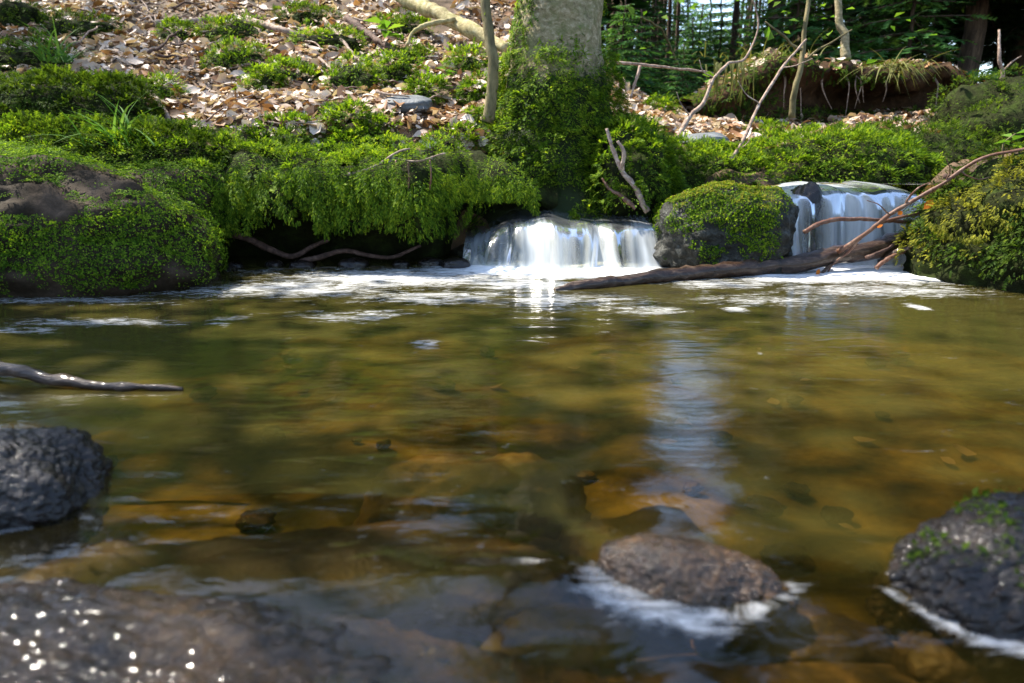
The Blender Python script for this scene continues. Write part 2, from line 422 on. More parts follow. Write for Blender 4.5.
def fall_mat():
    t = NT('falling_water')
    uv = t.n("TexCoord"); mp = t.n("Mapping"); mp.inputs["Scale"].default_value = (1, .10, 1); t.l(uv.outputs["UV"], mp.inputs[0])
    n1 = t.noise(mp.outputs[0], 11, 3, .5, .3)
    mp2 = t.n("Mapping"); mp2.inputs["Scale"].default_value = (1, .05, 1); t.l(uv.outputs["UV"], mp2.inputs[0])
    n2 = t.noise(mp2.outputs[0], 38, 2, .5)
    at_ = t.n("Attribute", attribute_name="dens")
    k = t.math('ADD', t.math('MULTIPLY', n1, 1.5), t.math('MULTIPLY', n2, .7))
    k = t.math('ADD', t.math('SUBTRACT', k, .98), at_.outputs["Fac"])
    k = t.ramp(k, [(0.0, (.06, .06, .06)), (.5, (.45, .45, .45)), (1, (.88, .88, .88))])
    df = t.n("BsdfDiffuse"); df.inputs[0].default_value = (.72, .76, .80, 1)
    tl = t.n("BsdfTranslucent"); tl.inputs[0].default_value = (.72, .77, .82, 1)
    wm = t.n("MixShader"); wm.inputs[0].default_value = .35; t.l(df.outputs[0], wm.inputs[1]); t.l(tl.outputs[0], wm.inputs[2])
    nb = t.bump(n1, .25, .015)
    gl = t.n("BsdfGlossy"); gl.inputs["Roughness"].default_value = .12; t.l(nb, gl.inputs["Normal"])
    tr = t.n("BsdfTransparent"); tr.inputs[0].default_value = (.86, .84, .74, 1)
    fr = t.n("Fresnel"); fr.inputs[0].default_value = 1.33; t.l(nb, fr.inputs["Normal"])
    cl = t.n("MixShader"); t.l(fr.outputs[0], cl.inputs[0]); t.l(tr.outputs[0], cl.inputs[1]); t.l(gl.outputs[0], cl.inputs[2])
    mx = t.n("MixShader"); t.l(k, mx.inputs[0]); t.l(cl.outputs[0], mx.inputs[1]); t.l(wm.outputs[0], mx.inputs[2])
    return t.done(mx.outputs[0])
M['fall'] = fall_mat()

# ------------------------------------------------------------------ ground
def edge(x): return 3.38 - 1.0 * sst(2.05, 2.9, np.abs(x))
def chan(x, y):
    """0..1 inside the stream bed above the falls"""
    cx = np.interp(y, [3.2, 3.6, 4.1, 4.6, 5.2, 7], [1.62, 1.75, 2.25, 3.1, 4.3, 9]); wd = np.interp(y, [3.2, 3.6, 4.2, 7], [.42, .4, .32, .3])
    a = 1 - sst(.7, 1.25, np.abs(x - cx) / wd)
    cx2 = np.interp(y, [3.0, 3.5, 3.8, 4.1], [.28, .45, .8, 1.3]); b = (1 - sst(.7, 1.2, np.abs(x - cx2) / .36)) * (1 - sst(3.75, 3.95, y))
    return a, b
def height(x, y):
    x = np.asarray(x, float); y = np.asarray(y, float); sh = x.shape; x = x.ravel(); y = y.ravel()
    p = np.stack([x, y, x * 0], 1)
    e = edge(x) + .06 * vnoise(p * 3, 4)
    d = np.maximum(y - e, np.abs(x) - 3.0)
    dy = np.maximum(y - 3.3, 0)
    left = .46 + .40 * np.minimum(dy, 12) + .04 * np.maximum(dy - 12, 0)
    right = .36 + .16 * np.minimum(dy, 3) + .075 * np.maximum(dy - 3, 0)
    s = sst(-.1, 1.25, x - .04 * (y - 3.3))
    top = left * (1 - s) + right * s + .05 * fbm(p * 1.6, 3, 9) + .02 * fbm(p * 6, 2, 31)
    a, b = chan(x, y)
    top = top * (1 - a) + np.minimum(top, .24) * a
    top = top * (1 - b) + np.minimum(top, .10) * b
    bed = -.20 - .05 * sst(.9, 1.6, y) + .03 * fbm(p * 3, 3, 12)
    bed = bed + .13 * (1 - sst(.62, .9, y + .1 * vnoise(p * 2.5, 3)))      # shallow shelf at our feet
    z = bed + (top - bed) * sst(0, .24, d)
    return z.reshape(sh)
def ong(px, py):
    """where the view ray meets the ground"""
    d = ray(px, py); o = np.array((0, 0, CAMZ)); t = np.linspace(2.5, 30, 1600)
    P = o + d * t[:, None]; h = height(P[:, 0], P[:, 1]); k = np.argmax(P[:, 2] < h)
    return P[k]
def axis(lo, hi, a, b, n_in, n_out):
    u = np.linspace(a, b, n_in); k = np.linspace(0, 1, n_out)[1:]
    return np.concatenate([(a - (a - lo) * k ** 2.2)[::-1], u, b + (hi - b) * k ** 2.2])
gx = axis(-90, 90, -3.6, 3.6, 260, 45); gy = axis(-40, 160, .2, 7.5, 260, 45)
GX, GY = np.meshgrid(gx, gy); GZ = height(GX, GY)
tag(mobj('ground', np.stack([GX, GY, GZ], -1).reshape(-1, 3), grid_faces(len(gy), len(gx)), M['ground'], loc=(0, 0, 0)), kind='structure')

# ------------------------------------------------------------------ stones
def rock_shape(c, r, seed, sub=5, e=2.6, amp=.14, freq=1.6, rotz=0., tilt=(0, 0), fine=.03):
    bm = bmesh.new(); bmesh.ops.create_icosphere(bm, subdivisions=sub, radius=1)
    D = np.array([v.co for v in bm.verts]); T = np.array([[v.index for v in f.verts] for f in bm.faces]); bm.free()
    D = nrm(D); k = (np.abs(D) ** e).sum(1) ** (-1 / e)
    k = k * (1 + amp * fbm(D * freq + seed * 3.1, 3, seed) + fine * fbm(D * freq * 8, 5, seed + 50, .6))
    V = D * k[:, None] * np.array(r)
    m = np.array(Matrix.Rotation(rotz, 3, 'Z') @ Matrix.Rotation(tilt[0], 3, 'X') @ Matrix.Rotation(tilt[1], 3, 'Y'))
    return V @ m.T + np.array(c), [T]
def rock(name, c, r, m, label, cat='stone', group=None, pit=0., **kw):
    V, f = rock_shape(c, r, **kw)
    if pit:
        N = vnormals(V, totri(f)); q = vnoise(V * 120, 7); q2 = vnoise(V * 45, 8)
        V = V + N * (pit * (np.abs(q) * 1.2 + .9 * q2 * (1 - np.abs(q2))))[:, None]
    o = mobj(name, V, f, m); tag(o, label, cat, group); return o, V, f
def moss_on(parent, V, f, n, material, prob, size=(.02, .04), lift=.015, mode='frond', droop=.5, out=.5, seed=1, name='moss', kind=None, clump=0.):
    g = np.random.default_rng(seed); P, N = sample(V, f, n, prob, seed); k = len(P)
    rad = np.zeros((k, 3))
    if clump and k > 50:
        C = P[:max(8, int(k * 28 * (.04 / clump) ** 2 / 1000))]; kd = KDTree(len(C))
        for i_, c in enumerate(C): kd.insert(c, i_)
        kd.balance(); fd = [kd.find(p) for p in P]
        dd = np.array([f_[2] for f_ in fd]); ci = np.array([f_[1] for f_ in fd]); t_ = np.clip(dd / clump, 0, 1)
        keep = g.random(k) > 1.1 * sst(.72, 1., t_); P, N, ci, t_ = P[keep], N[keep], ci[keep], t_[keep]; k = len(P)
        hgt = clump * .75 * (.3 + 1.2 * g.random(len(C)))[ci]
        P = P + N * (hgt * np.sqrt(1 - np.minimum(t_, .98) ** 2))[:, None]; rad = (P - C[ci]) / clump
    P = P + N * (g.random(k) * lift)[:, None]
    rd = nrm(g.normal(size=(k, 3))); tang = nrm(rd - N * (rd * N).sum(1)[:, None])
    if mode == 'frond':
        D = nrm(tang * (.8 if not clump else .4) + rad * .9 + N * out + np.array((0, 0, -1.)) * (droop * (1 - .6 * np.clip(N[:, 2], 0, 1)))[:, None])
        Z = nrm(N + .4 * rd + np.array((0, 0, .4))); protos = FRONDS
    else:
        D = nrm(tang + N * out + np.array((0, 0, -1.)) * droop * .4); Z = nrm(N + .55 * rd); protos = LEAF
    S = g.uniform(*size, k) * np.exp(g.normal(-.05, .33, k))
    Vm, fm = scatter(protos, P, D, Z, S, seed)
    o = mobj(name, Vm, fm, material, parent=parent, smooth=False)
    if kind: o['kind'] = kind
    return o
def patchy(freq, lo, hi, seed, upw=.0):
    return lambda P, N: sst(lo, hi, fbm(P * freq, 3, seed) + upw * N[:, 2])

# mossy boulder at the left
B, BV, BF = rock('mossy_boulder', (-2.00, 2.80, .06), (.73, .44, .41), M['boulder'], 'big brown boulder overgrown with leafy green moss at the left of the pool', 'boulder',
                 seed=5, sub=6, e=4.6, amp=.13, freq=1.9, rotz=R(4), tilt=(0, R(4)), fine=.035)
def bprob(P, N):
    bare = np.exp(-(((P[:, 0] + 1.60) / .17) ** 2 + ((P[:, 2] - .35) / .08) ** 2)) * (N[:, 2] < .85) + .55 * np.exp(-(((P[:, 0] + 2.1) / .2) ** 2 + ((P[:, 2] - .40) / .05) ** 2))
    return np.clip(sst(-1.0, -.35, fbm(P * 5, 3, 77) - 1.7 * bare), 0, 1) * sst(.01, .07, P[:, 2]) * sst(.35, .0, N[:, 1] - .3)
moss_on(B, BV, BF, 340000, M['rockmoss'], bprob, (.0045, .0095), .007, 'leaf', .3, .5, 11, clump=.028)

# stone between the two falls
C0, CV, CF = rock('mossy_stone', (.93, 3.08, .10), (.31, .26, .25), M['pale'], 'wet stone with yellow green moss standing between the two waterfalls',
                  seed=9, sub=6, e=2.4, amp=.17, freq=1.5, rotz=R(-14), tilt=(0, R(3)), fine=.025)
cp = lambda P, N: sst(-.6, -.1, fbm(P * 11, 3, 81) + .5 * N[:, 2]) * sst(.18, .0, P[:, 0] - .98 + .14 * fbm(P * 6, 2, 8)) * sst(.03, .10, P[:, 2]) * np.maximum(sst(-.45, -.15, N[:, 0]), sst(.14, .26, P[:, 2] + .06 * fbm(P * 9, 2, 4)))
moss_on(C0, CV, CF, 80000, M['moss'], cp, (.0045, .010), .008, 'leaf', .3, .6, 12)
moss_on(C0, CV, CF, 60000, M['moss_yellow'], lambda P, N: cp(P, N) * sst(.55, .9, N[:, 2] + .2 * vnoise(P * 9, 5)), (.0045, .010), .010, 'leaf', .1, .7, 13)  # yellow tone on upward faces stands for sun on the stone's top

# ledges the water runs over
L1, LV1, LF1 = rock('ledge_stone', (.24, 3.54, -.07), (.52, .32, .15), M['ledge'], 'low dark ledge stone under the wide left waterfall', 'ledge', seed=14, sub=5, e=3.2, amp=.08)
L3, LV3, LF3 = rock('ledge_stone', (.19, 3.20, -.01), (.15, .10, .12), M['ledge'], 'round dark stone bulging under the middle of the left waterfall', 'stone', seed=15, sub=5, e=2.2, amp=.06)
L2, LV2, LF2 = rock('ledge_stone', (1.66, 3.58, .03), (.52, .28, .27), M['ledge'], 'tall dark ledge stone under the right waterfall', 'ledge', seed=16, sub=5, e=3.4, amp=.07)
L4, LV4, LF4 = rock('ledge_stone', (1.36, 3.26, .12), (.10, .13, .23), M['wetmoss'], 'narrow black wet stone at the left edge of the right waterfall', 'stone', seed=17, sub=5, e=2.5, amp=.1)

# stones at our feet
S1, SV1, SF1 = rock('wet_stone', (*onz(30, 505)[:2] + np.array((-.05, .03)), .0), (.125, .11, .09), M['wetmoss'], 'dark wet rounded stone poking out of the water at the left edge', 'stone', pit=.002,
                    seed=21, sub=7, e=2.3, amp=.12, rotz=R(15), tilt=(0, R(8)), fine=.03)
S2, SV2, SF2 = rock('wet_stone', (*onz(698, 588)[:2] + np.array((.0, .025)), -.016), (.118, .066, .052), M['wet'], 'wet brown stone breaking the water in the middle foreground', 'stone', pit=.0014,
                    seed=22, sub=7, e=2.0, amp=.08, rotz=R(-10), tilt=(R(-4), R(9)), fine=.035)
S3, SV3, SF3 = rock('wet_stone', (*onz(1010, 590)[:2] + np.array((.07, .02)), -.01), (.19, .11, .095), M['wetmoss'], 'rough black wet stone with green moss sprigs at the right edge', 'stone', pit=.003,
                    seed=23, sub=7, e=2.3, amp=.13, rotz=R(10), tilt=(0, R(-8)), fine=.04)
S4, SV4, SF4 = rock('rock_slab', (*onz(205, 668)[:2] + np.array((-.02, -.035)), -.064), (.47, .165, .077), M['slab'], 'wide flat glistening rock slab awash in the bottom left corner', 'rock slab', pit=0.0045,
                    seed=24, sub=7, e=2.8, amp=.10, rotz=R(-4), tilt=(R(4), R(4)), fine=.045)
moss_on(S3, SV3, SF3, 9000, M['moss_dark'], lambda P, N: sst(.25, .75, fbm(P * 22, 3, 4) + .4 * N[:, 2]) * (P[:, 2] > .02), (.004, .008), .003, 'leaf', 0, .9, 14)
# drowned stones
drowned = [((480, 520), (.20, .10, .13), -.165, 'broad amber stone drowned behind the rock slab'),
           ((640, 560), (.12, .10, .05), -.10, 'amber brown stone just under the water left of the middle wet stone'),
           ((500, 590), (.105, .07, .05), -.066, 'smooth amber stone with water sliding over it right of the slab'),
           ((290, 588), (.37, .105, .062), -.082, 'broad brown rock shelf with water sliding over it behind the slab'),
           ((960, 668), (.07, .05, .04), -.06, 'small rounded drowned stone in the bottom right corner'),
           ((130, 590), (.12, .06, .05), -.08, 'drowned stone touching the left end of the slab'),
           ((560, 660), (.09, .06, .05), -.075, 'drowned dark stone at the bottom edge middle'),
           ((790, 650), (.11, .06, .05), -.09, 'drowned stone below and right of the middle wet stone')]
dst = []
for i, (p, r, z, lab) in enumerate(drowned):
    q = onz(p[0], p[1], z)
    dst.append((q[0], q[1], z, r)); rock('drowned_stone', (q[0], q[1], z), r, M['shelf'] if p[1] > 555 else M['amber'], lab, 'stone', 'drowned stones on the stream bed', seed=60 + i, sub=5, e=2.3, amp=.13, rotz=R(20 * math.sin(i * 2.3)))

pb = []
for k in range(5):
    o, _, _ = rock('bed_pebble', (0, 0, 0), (.034, .027, .016), [M['amber'], M['shelf'], M['wet'], M['amber'], M['slab']][k], 'small drowned pebble on the stream bed', 'pebble', 'pebbles on the stream bed', seed=130 + k, sub=4, e=2.4, amp=.25)
    pb.append(o)
g = np.random.default_rng(12)
for k in range(55):
    y = .75 + 1.9 * g.random() ** 1.4; x = g.uniform(-.78, .78) * y; z = float(height(np.array([x]), np.array([y]))[0]) + .004
    if k < 5: o = pb[k]; o.location = (x, y, z)
    else: o = copy_thing(pb[k % 5], (x, y, z), g.uniform(0, 6.3), g.uniform(.35, 1.15))
for k in range(26):
    y = .85 + 1.7 * g.random(); x = g.uniform(-.75, .75) * y; z = float(height(np.array([x]), np.array([y]))[0]) + .012
    V, f = scatter(LITTER, np.array([[x, y, z]]), g.normal(size=(1, 3)) * np.array((1, 1, .1)), np.array([[.15 * g.normal(), .15 * g.normal(), 1.]]), np.array([g.uniform(.03, .06)]), 500 + k)
    tag(mobj('sunken_leaf', V, f, M['leaf']), 'dead leaf sunk on the stream bed', 'leaf', 'sunken leaves on the stream bed')

# flat stones on the bank
rock('flat_stone', ong(702, 143) + np.array((0, 0, .01)), (.14, .12, .04), M['slate'], 'flat blue grey stone lying on moss right of the tree', seed=31, sub=4, e=3.5, amp=.08, tilt=(R(8), R(-4)))
rock('flat_stone', ong(408, 108) + np.array((0, 0, .02)), (.13, .10, .04), M['slate'], 'flat grey green stone in the leaf litter left of the tree', seed=32, sub=4, e=3, amp=.1, tilt=(R(12), 0))
for i, (px, py) in enumerate([(232, 268), (300, 268), (352, 267), (400, 266), (430, 265), (455, 267), (272, 266)]):
    q = onz(px, py); s = .03 + .02 * ((i * 7) % 3) / 2
    rock('pebble', (q[0], q[1] + .03, .0), (s * 1.3, s, s * .7), M['wetmoss'], 'small dark wet pebble at the waterline under the overhanging bank', 'pebble', 'pebbles under the overhanging bank', seed=90 + i, sub=4, amp=.12)

# ------------------------------------------------------------------ water
foam_src = []   # (x, y, rx, ry, strength)
def foam(px, py, rx, ry, s, rot=0):
    q = onz(px, py); d1 = onz(px, py - ry) - onz(px, py + ry)
    foam_src.append((q[0], q[1], rx / F * q[1] * 1.02, abs(d1[1]) / 2, s, rot))
wx = np.linspace(-3.2, 3.2, 340); wy = np.concatenate([np.linspace(-2.5, .35, 30)[:-1], np.linspace(.35, 3.6, 400)])
WX, WY = np.meshgrid(wx, wy); WZ = np.zeros_like(WX)
for (px, py, w, h, a) in [(500, 585, .10, .06, .012), (640, 565, .12, .08, .006), (300, 590, .28, .06, .008), (560, 640, .08, .05, -.006), (760, 640, .12, .06, -.006)]:
    q = onz(px, py); WZ += a * np.exp(-((WX - q[0]) / w) ** 2 - ((WY - q[1]) / h) ** 2)
pn = np.stack([WX.ravel() * 5, WY.ravel() * 9, WX.ravel() * 0], 1)
WZ += (.0035 * fbm(pn, 3, 5)).reshape(WZ.shape) * (1 - sst(.8, 1.6, WY)) + (.004 * fbm(pn * 1.5, 3, 15)).reshape(WZ.shape) * sst(2.3, 2.9, WY)
for a in [(555, 268, 110, 9, 1.35), (640, 274, 60, 5, .9), (480, 270, 70, 8, .75), (400, 277, 130, 10, .62), (300, 288, 110, 10, .5), (260, 272, 60, 5, .3), (440, 297, 100, 8, .42), (520, 284, 60, 7, .5), (200, 292, 120, 7, .35),
          (90, 322, 110, 5, .40), (20, 330, 50, 5, .36), (225, 320, 22, 5, .36), (350, 316, 60, 7, .38), (390, 312, 40, 4, .3), (423, 345, 16, 6, .45), (650, 310, 40, 5, .42), (560, 300, 90, 8, .4),
          (880, 272, 75, 9, 1.35), (800, 276, 70, 7, .85), (930, 276, 50, 7, .9), (720, 284, 60, 6, .5), (880, 290, 120, 8, .42), (770, 300, 90, 8, .33), (735, 309, 14, 3, .5), (905, 292, 10, 4, .6), (918, 307, 10, 4, .6), (100, 300, 100, 5, .35), (30, 300, 60, 5, .4)]:
    foam(*a)
FO = np.zeros_like(WX)
for (x, y, rx, ry, s, rot) in foam_src:
    FO = np.maximum(FO, s * np.exp(-(np.abs((WX - x) / rx) ** 2.5) - np.abs((WY - y) / ry) ** 2.5))
def foam_line(pts, w, s):
    """thin white lines where water meets a stone"""
    global FO
    P = np.array([onz(*p)[:2] for p in pts]); P = resample(np.c_[P, P[:, 0] * 0], 40)[:, :2]
    d = np.full(WX.shape, 9.)
    for p in P: d = np.minimum(d, np.hypot((WX - p[0]), (WY - p[1])))
    FO = np.maximum(FO, s * np.exp(-(d / w) ** 2))
def waterline(V, off, w, s, seed):
    """foam where the near side of a stone meets the water"""
    global FO
    c = V.mean(0); m = (np.abs(V[:, 2] - .001) < .005) & (V[:, 1] < c[1] + .01)
    P = V[m][:, :2]; P = P[np.argsort(P[:, 0])]; xs = np.linspace(P[0, 0], P[-1, 0] + off, 60)
    ys = np.array([P[np.abs(P[:, 0] - x).argsort()[:6], 1].min() for x in xs]); ys = np.convolve(np.pad(ys, 3, 'edge'), np.ones(7) / 7, 'valid') - off
    n = vnoise(np.c_[xs * 14, xs * 0, xs * 0], seed)
    for i_, (x, y, k) in enumerate(zip(xs, ys, n)):
        t_ = i_ / 59; ww = w * (1.5 - 1.05 * t_) * (1 + .35 * k); FO = np.maximum(FO, s * (.82 + .3 * k - .12 * t_) * np.exp(-(((WX - x) / ww) ** 2 + ((WY - y + .4 * ww) / ww) ** 2)))
waterline(SV2, .004, .024, .56, 3); waterline(SV3, .001, .009, .62, 4); waterline(SV1, .002, .013, .62, 5)
DEP = -height(WX, WY)
for (x, y, z, r) in dst:
    q = 1 - ((WX - x) / r[0] / 1.05) ** 2 - ((WY - y) / r[1] / 1.1) ** 2
    DEP = np.where(q > 0, np.minimum(DEP, -z - r[2] * np.sqrt(np.maximum(q, 0))), DEP)
DEP = np.clip(DEP, 0, .4)
tag(mobj('water', np.stack([WX, WY, WZ], -1).reshape(-1, 3), grid_faces(len(wy), len(wx)), M['water'], loc=(0, 0, 0), attrs={'foam': FO.ravel(), 'depth': DEP.ravel()}), kind='structure')

def waterfall(x0, x1, prof_fn, nu, nv, label, seed, dens_fn):
    U, Vv = np.meshgrid(np.linspace(0, 1, nu), np.linspace(0, 1, nv))
    o = empty('waterfall', ((x0 + x1) / 2, 3.1, 0), label, 'waterfall')
    for k, (nm, off) in enumerate((('water_sheet', 0.), ('water_veil', .035))):
        y, z = prof_fn(U, Vv, off)
        X = x0 + (x1 - x0) * U + .012 * vnoise(np.stack([U.ravel() * 9, Vv.ravel() * 3, U.ravel() * 0 + k], 1), seed).reshape(U.shape)
        mobj(nm, np.stack([X, y, z], -1).reshape(-1, 3), grid_faces(nv, nu), M['fall'], parent=o, uv=np.stack([U.ravel() * (x1 - x0) + k * 3.3, Vv.ravel()], 1),
             attrs={'dens': dens_fn(U, Vv, k).ravel()})
    return o
def n1(u, f, seed): return vnoise(np.stack([u.ravel() * f, u.ravel() * 0, u.ravel() * 0], 1), seed).reshape(u.shape)
def prof_left(U, V, off):
    lip = 3.27 + .03 * n1(U, 7, 31) + .012 * n1(U, 23, 32) - .05 * np.exp(-((U - .47) / .16) ** 2) - .03 * np.exp(-((U - .85) / .12) ** 2) + .05 * (1 - sst(0, .3, U)) + .012 * n1(U, 14, 3)
    top = (.172 + .02 * np.exp(-((U - .42) / .13) ** 2) + .008 * n1(U, 11, 4)) * (.55 + .45 * sst(-.02, .26, U))
    run = np.clip(V / .42, 0, 1); fall = np.clip((V - .42) / .58, 0, 1)
    y = 3.75 + (lip - 3.75) * run - (.20 + .05 * n1(U, 8, 6)) * fall ** .62 - off * (.15 + fall)
    z = top + .115 * (1 - run) ** 1.25 * (.5 + .5 * sst(0, .3, U)) - (top + .02) * fall ** 1.35 + off * .15 * (1 - fall)
    return y, z
def dens_left(U, V, k):
    lob = sum(h * np.exp(-((U - c) / w) ** 2) for c, w, h in ((.1, .06, .25), (.22, .04, .2), (.36, .075, .5), (.50, .04, .35), (.66, .05, .4), (.76, .03, .3), (.92, .06, .45)))
    return -.22 + .22 * sst(.30, .55, V) - .08 * k + lob * sst(.34, .62, V) * 1.1 + .10 * n1(U, 14, 8 + k) + .5 * sst(.90, 1, V)
waterfall(onz(462, 268)[0], .66, prof_left, 150, 50, 'low wide white waterfall spreading over a ledge below the tree', 5, dens_left)
def prof_right(U, V, off):
    lip = 3.24 + .07 * U + .04 * n1(U, 6, 13) + .012 * n1(U, 21, 33); top = .335 - .07 * sst(.72, 1., U) - .02 * np.exp(-((U - .1) / .1) ** 2) + .008 * n1(U, 9, 14)
    run = np.clip(V / .35, 0, 1); fall = np.clip((V - .35) / .65, 0, 1)
    y = 3.62 + (lip - 3.62) * run - (.17 + .04 * n1(U, 7, 16)) * fall ** .6 - off * (.15 + fall)
    z = top + .004 * (1 - run) - .016 * run ** 5 * (1 - fall) - (top + .02) * fall ** 2.1 * .999 - .03 * fall * (1 - fall) + off * .15 * (1 - fall)
    return y, z
def dens_right(U, V, k):
    gap = np.exp(-((U - .17) / .07) ** 2) * sst(.4, .6, V)
    return .12 + .16 * (1 - sst(.25, .4, V)) + .36 * sst(.33, .6, V) - .12 * k + .16 * n1(U, 7, 18 + k) - .55 * gap - .2 * sst(.7, .9, U) + .3 * sst(.88, 1, V)
waterfall(1.23, 2.02, prof_right, 150, 50, 'taller white waterfall dropping behind the fallen log at the right', 6, dens_right)
ux, uy = np.meshgrid(np.linspace(1.2, 6, 60), np.linspace(3.55, 5.6, 40))
tag(mobj('water', np.stack([ux, uy, ux * 0 + .338 + .004 * np.sin(ux * 9 + uy * 5)], -1).reshape(-1, 3), grid_faces(40, 60), M['water'], loc=(0, 0, 0), attrs={'foam': np.full(ux.size, .25), 'depth': np.full(ux.size, .08)}), kind='structure')

# ------------------------------------------------------------------ overhanging moss bank (left of the tree)
def sweep(xs, prof, seed, amp=.03, freq=5):
    """closed profile (y, z) carried along x"""
    n = len(prof(0)); V = np.array([[(x, *p) for p in prof(x)] for x in xs]).reshape(-1, 3)
    V[:, 1] += amp * fbm(V * freq, 3, seed); V[:, 2] += amp * fbm(V * freq, 3, seed + 9)
    f = [grid_faces(len(xs), n, True)]
    return V, f
def bank_prof(x):
    e_ = float(sst(-.42, -.22, x)); w = (.05 * math.sin(x * 4.1) + .03 * math.sin(x * 9.3 + 1)) * (1 - .6 * e_)
    tz = .47 + .03 * math.sin(x * 3 + 1) - .10 * float(sst(-.3, .2, x)) + .02 * float(sst(-.9, -1.6, x))
    y0 = 3.05 + w * .7 + .30 * e_
    return [(y0 + .75, tz - .45), (y0 + .5, tz - .14), (y0 + .27, tz - .0), (y0 + .09, tz - .01), (y0 - .03, tz - .09), (y0 - .05, tz - .14 - .04 * (1 - e_)),
            (y0 - .02, .20 + w * .6 + .08 * e_), (y0 + .10, .19 + w * .5 + .06 * e_), (y0 + .22, .12 + .1 * e_), (y0 + .30, -.05), (y0 + .75, -.1)]
KX, KF = sweep(np.linspace(-2.5, .22, 130), bank_prof, 3, 0.05, 6)
bank = mobj('overhanging_bank', KX, KF, M['bank_soil']); tag(bank, 'dark overhanging earth bank draped in hanging feathery moss', 'bank')
kp = lambda P, N: sst(-.75, -.2, fbm(P * 7, 3, 66) + .9 * np.clip(N[:, 2], 0, 1)) * sst(3.50, 3.25, P[:, 1] + .14 * fbm(P * 4, 2, 6)) * sst(.10, .20, P[:, 2]) * sst(-.55, -.1, N[:, 2] + .3)
moss_on(bank, KX, KF, 260000, M['moss'], kp, (.006, .0145), .015, 'frond', .9, .4, 21, clump=.10)
def tresses(n, seed):
    """feathery plumes of moss hanging over the lip, each a bundle of small fronds"""
    g = np.random.default_rng(seed); P, D, Z, S = [], [], [], []
    for k in range(n):
        x = g.uniform(-1.28, .12); e_ = float(sst(-.42, -.22, x)); cl = float(vnoise(np.array([[x * 5, 0, 0]]), 44)[0])
        y = 2.99 + .035 * math.sin(x * 4.1) + .29 * e_ + g.uniform(-.05, .07); z0 = .44 - g.random() * .17 * (1 - .4 * e_) - .04 * e_
        L = min(g.uniform(.05, .15) * (1 + .7 * cl), z0 - (.10 + .07 * cl + .12 * e_)); wd = g.uniform(.012, .03); m = int(44 + L * 600)
        if L < .02: continue
        t = g.random(m); a = g.uniform(-1, 1, m); sway = g.normal(0, .12)
        w = wd * (1 - .75 * t)
        P.append(np.c_[x + a * w + sway * t * L, y - .03 * np.sin(t * 2.2) - .012 * (1 - a ** 2) + g.normal(0, .006, m), z0 - t * L])
        D.append(np.c_[a * .9 + g.normal(0, .2, m), -.35 + g.normal(0, .2, m), -.75 + .5 * (1 - t) * g.random(m)])
        Z.append(np.c_[g.normal(0, .4, m), -np.ones(m), .5 + g.normal(0, .3, m)]); S.append(g.uniform(.007, .016, m))
    P, D, Z, S = (np.concatenate(q) for q in (P, D, Z, S))
    return scatter(FRONDS, P, nrm(D), nrm(Z), S, seed)
hv, hf = tresses(330, 5)
mobj('hanging_moss', hv, hf, M['moss'], parent=bank, smooth=False)
# roots in the hollow
for i, (pts, r) in enumerate([([(225, 232), (262, 246), (290, 256), (312, 247), (330, 240)], .018), ([(300, 262), (345, 252), (390, 258), (420, 246)], .014)]):
    P = [at(px, py, 3.10 + .03 * k) for k, (px, py) in enumerate(pts)]
    V, f = tube(P, r, r * .5, 24, 8, .01, 60 + i); tag(mobj('root', V, f, M['twig_dark'], parent=bank))

# ------------------------------------------------------------------ mossy mounds
def mound(name, c, r, m, label, n, seed, matl=None, size=(.009, .020), prob=None, mode='frond', cat='moss mound', e=2.1, lift=.03, group=None, droop=.3, amp=.16):
    V, f = rock_shape(c, r, seed, 5, e, amp, 1.5, fine=.05)
    o = mobj(name, V, f, M['bank_soil']); tag(o, label, cat, group)
    lim = prob or (lambda P, N: sst(-.85, -.3, N[:, 2] + .35 * fbm(P * 5, 2, seed)))
    moss_on(o, V, f, n, M[m], lim, size, lift * .6, mode, droop, .4, seed, clump=.07)
    return o, V, f
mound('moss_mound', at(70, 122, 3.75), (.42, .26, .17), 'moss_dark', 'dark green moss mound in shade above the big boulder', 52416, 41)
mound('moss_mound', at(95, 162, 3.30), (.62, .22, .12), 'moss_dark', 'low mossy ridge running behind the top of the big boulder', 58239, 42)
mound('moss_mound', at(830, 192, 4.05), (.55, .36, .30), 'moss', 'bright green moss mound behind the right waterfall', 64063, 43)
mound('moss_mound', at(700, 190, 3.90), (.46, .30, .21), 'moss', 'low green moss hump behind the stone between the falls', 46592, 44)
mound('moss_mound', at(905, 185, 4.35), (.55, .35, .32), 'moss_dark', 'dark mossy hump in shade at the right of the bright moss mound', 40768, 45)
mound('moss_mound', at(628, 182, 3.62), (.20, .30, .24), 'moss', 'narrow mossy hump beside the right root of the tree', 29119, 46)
mound('moss_mound', at(1000, 150, 4.6), (.42, .4, .42), 'moss_dark', 'dark mossy stump like hump behind the right mound', 23296, 47)
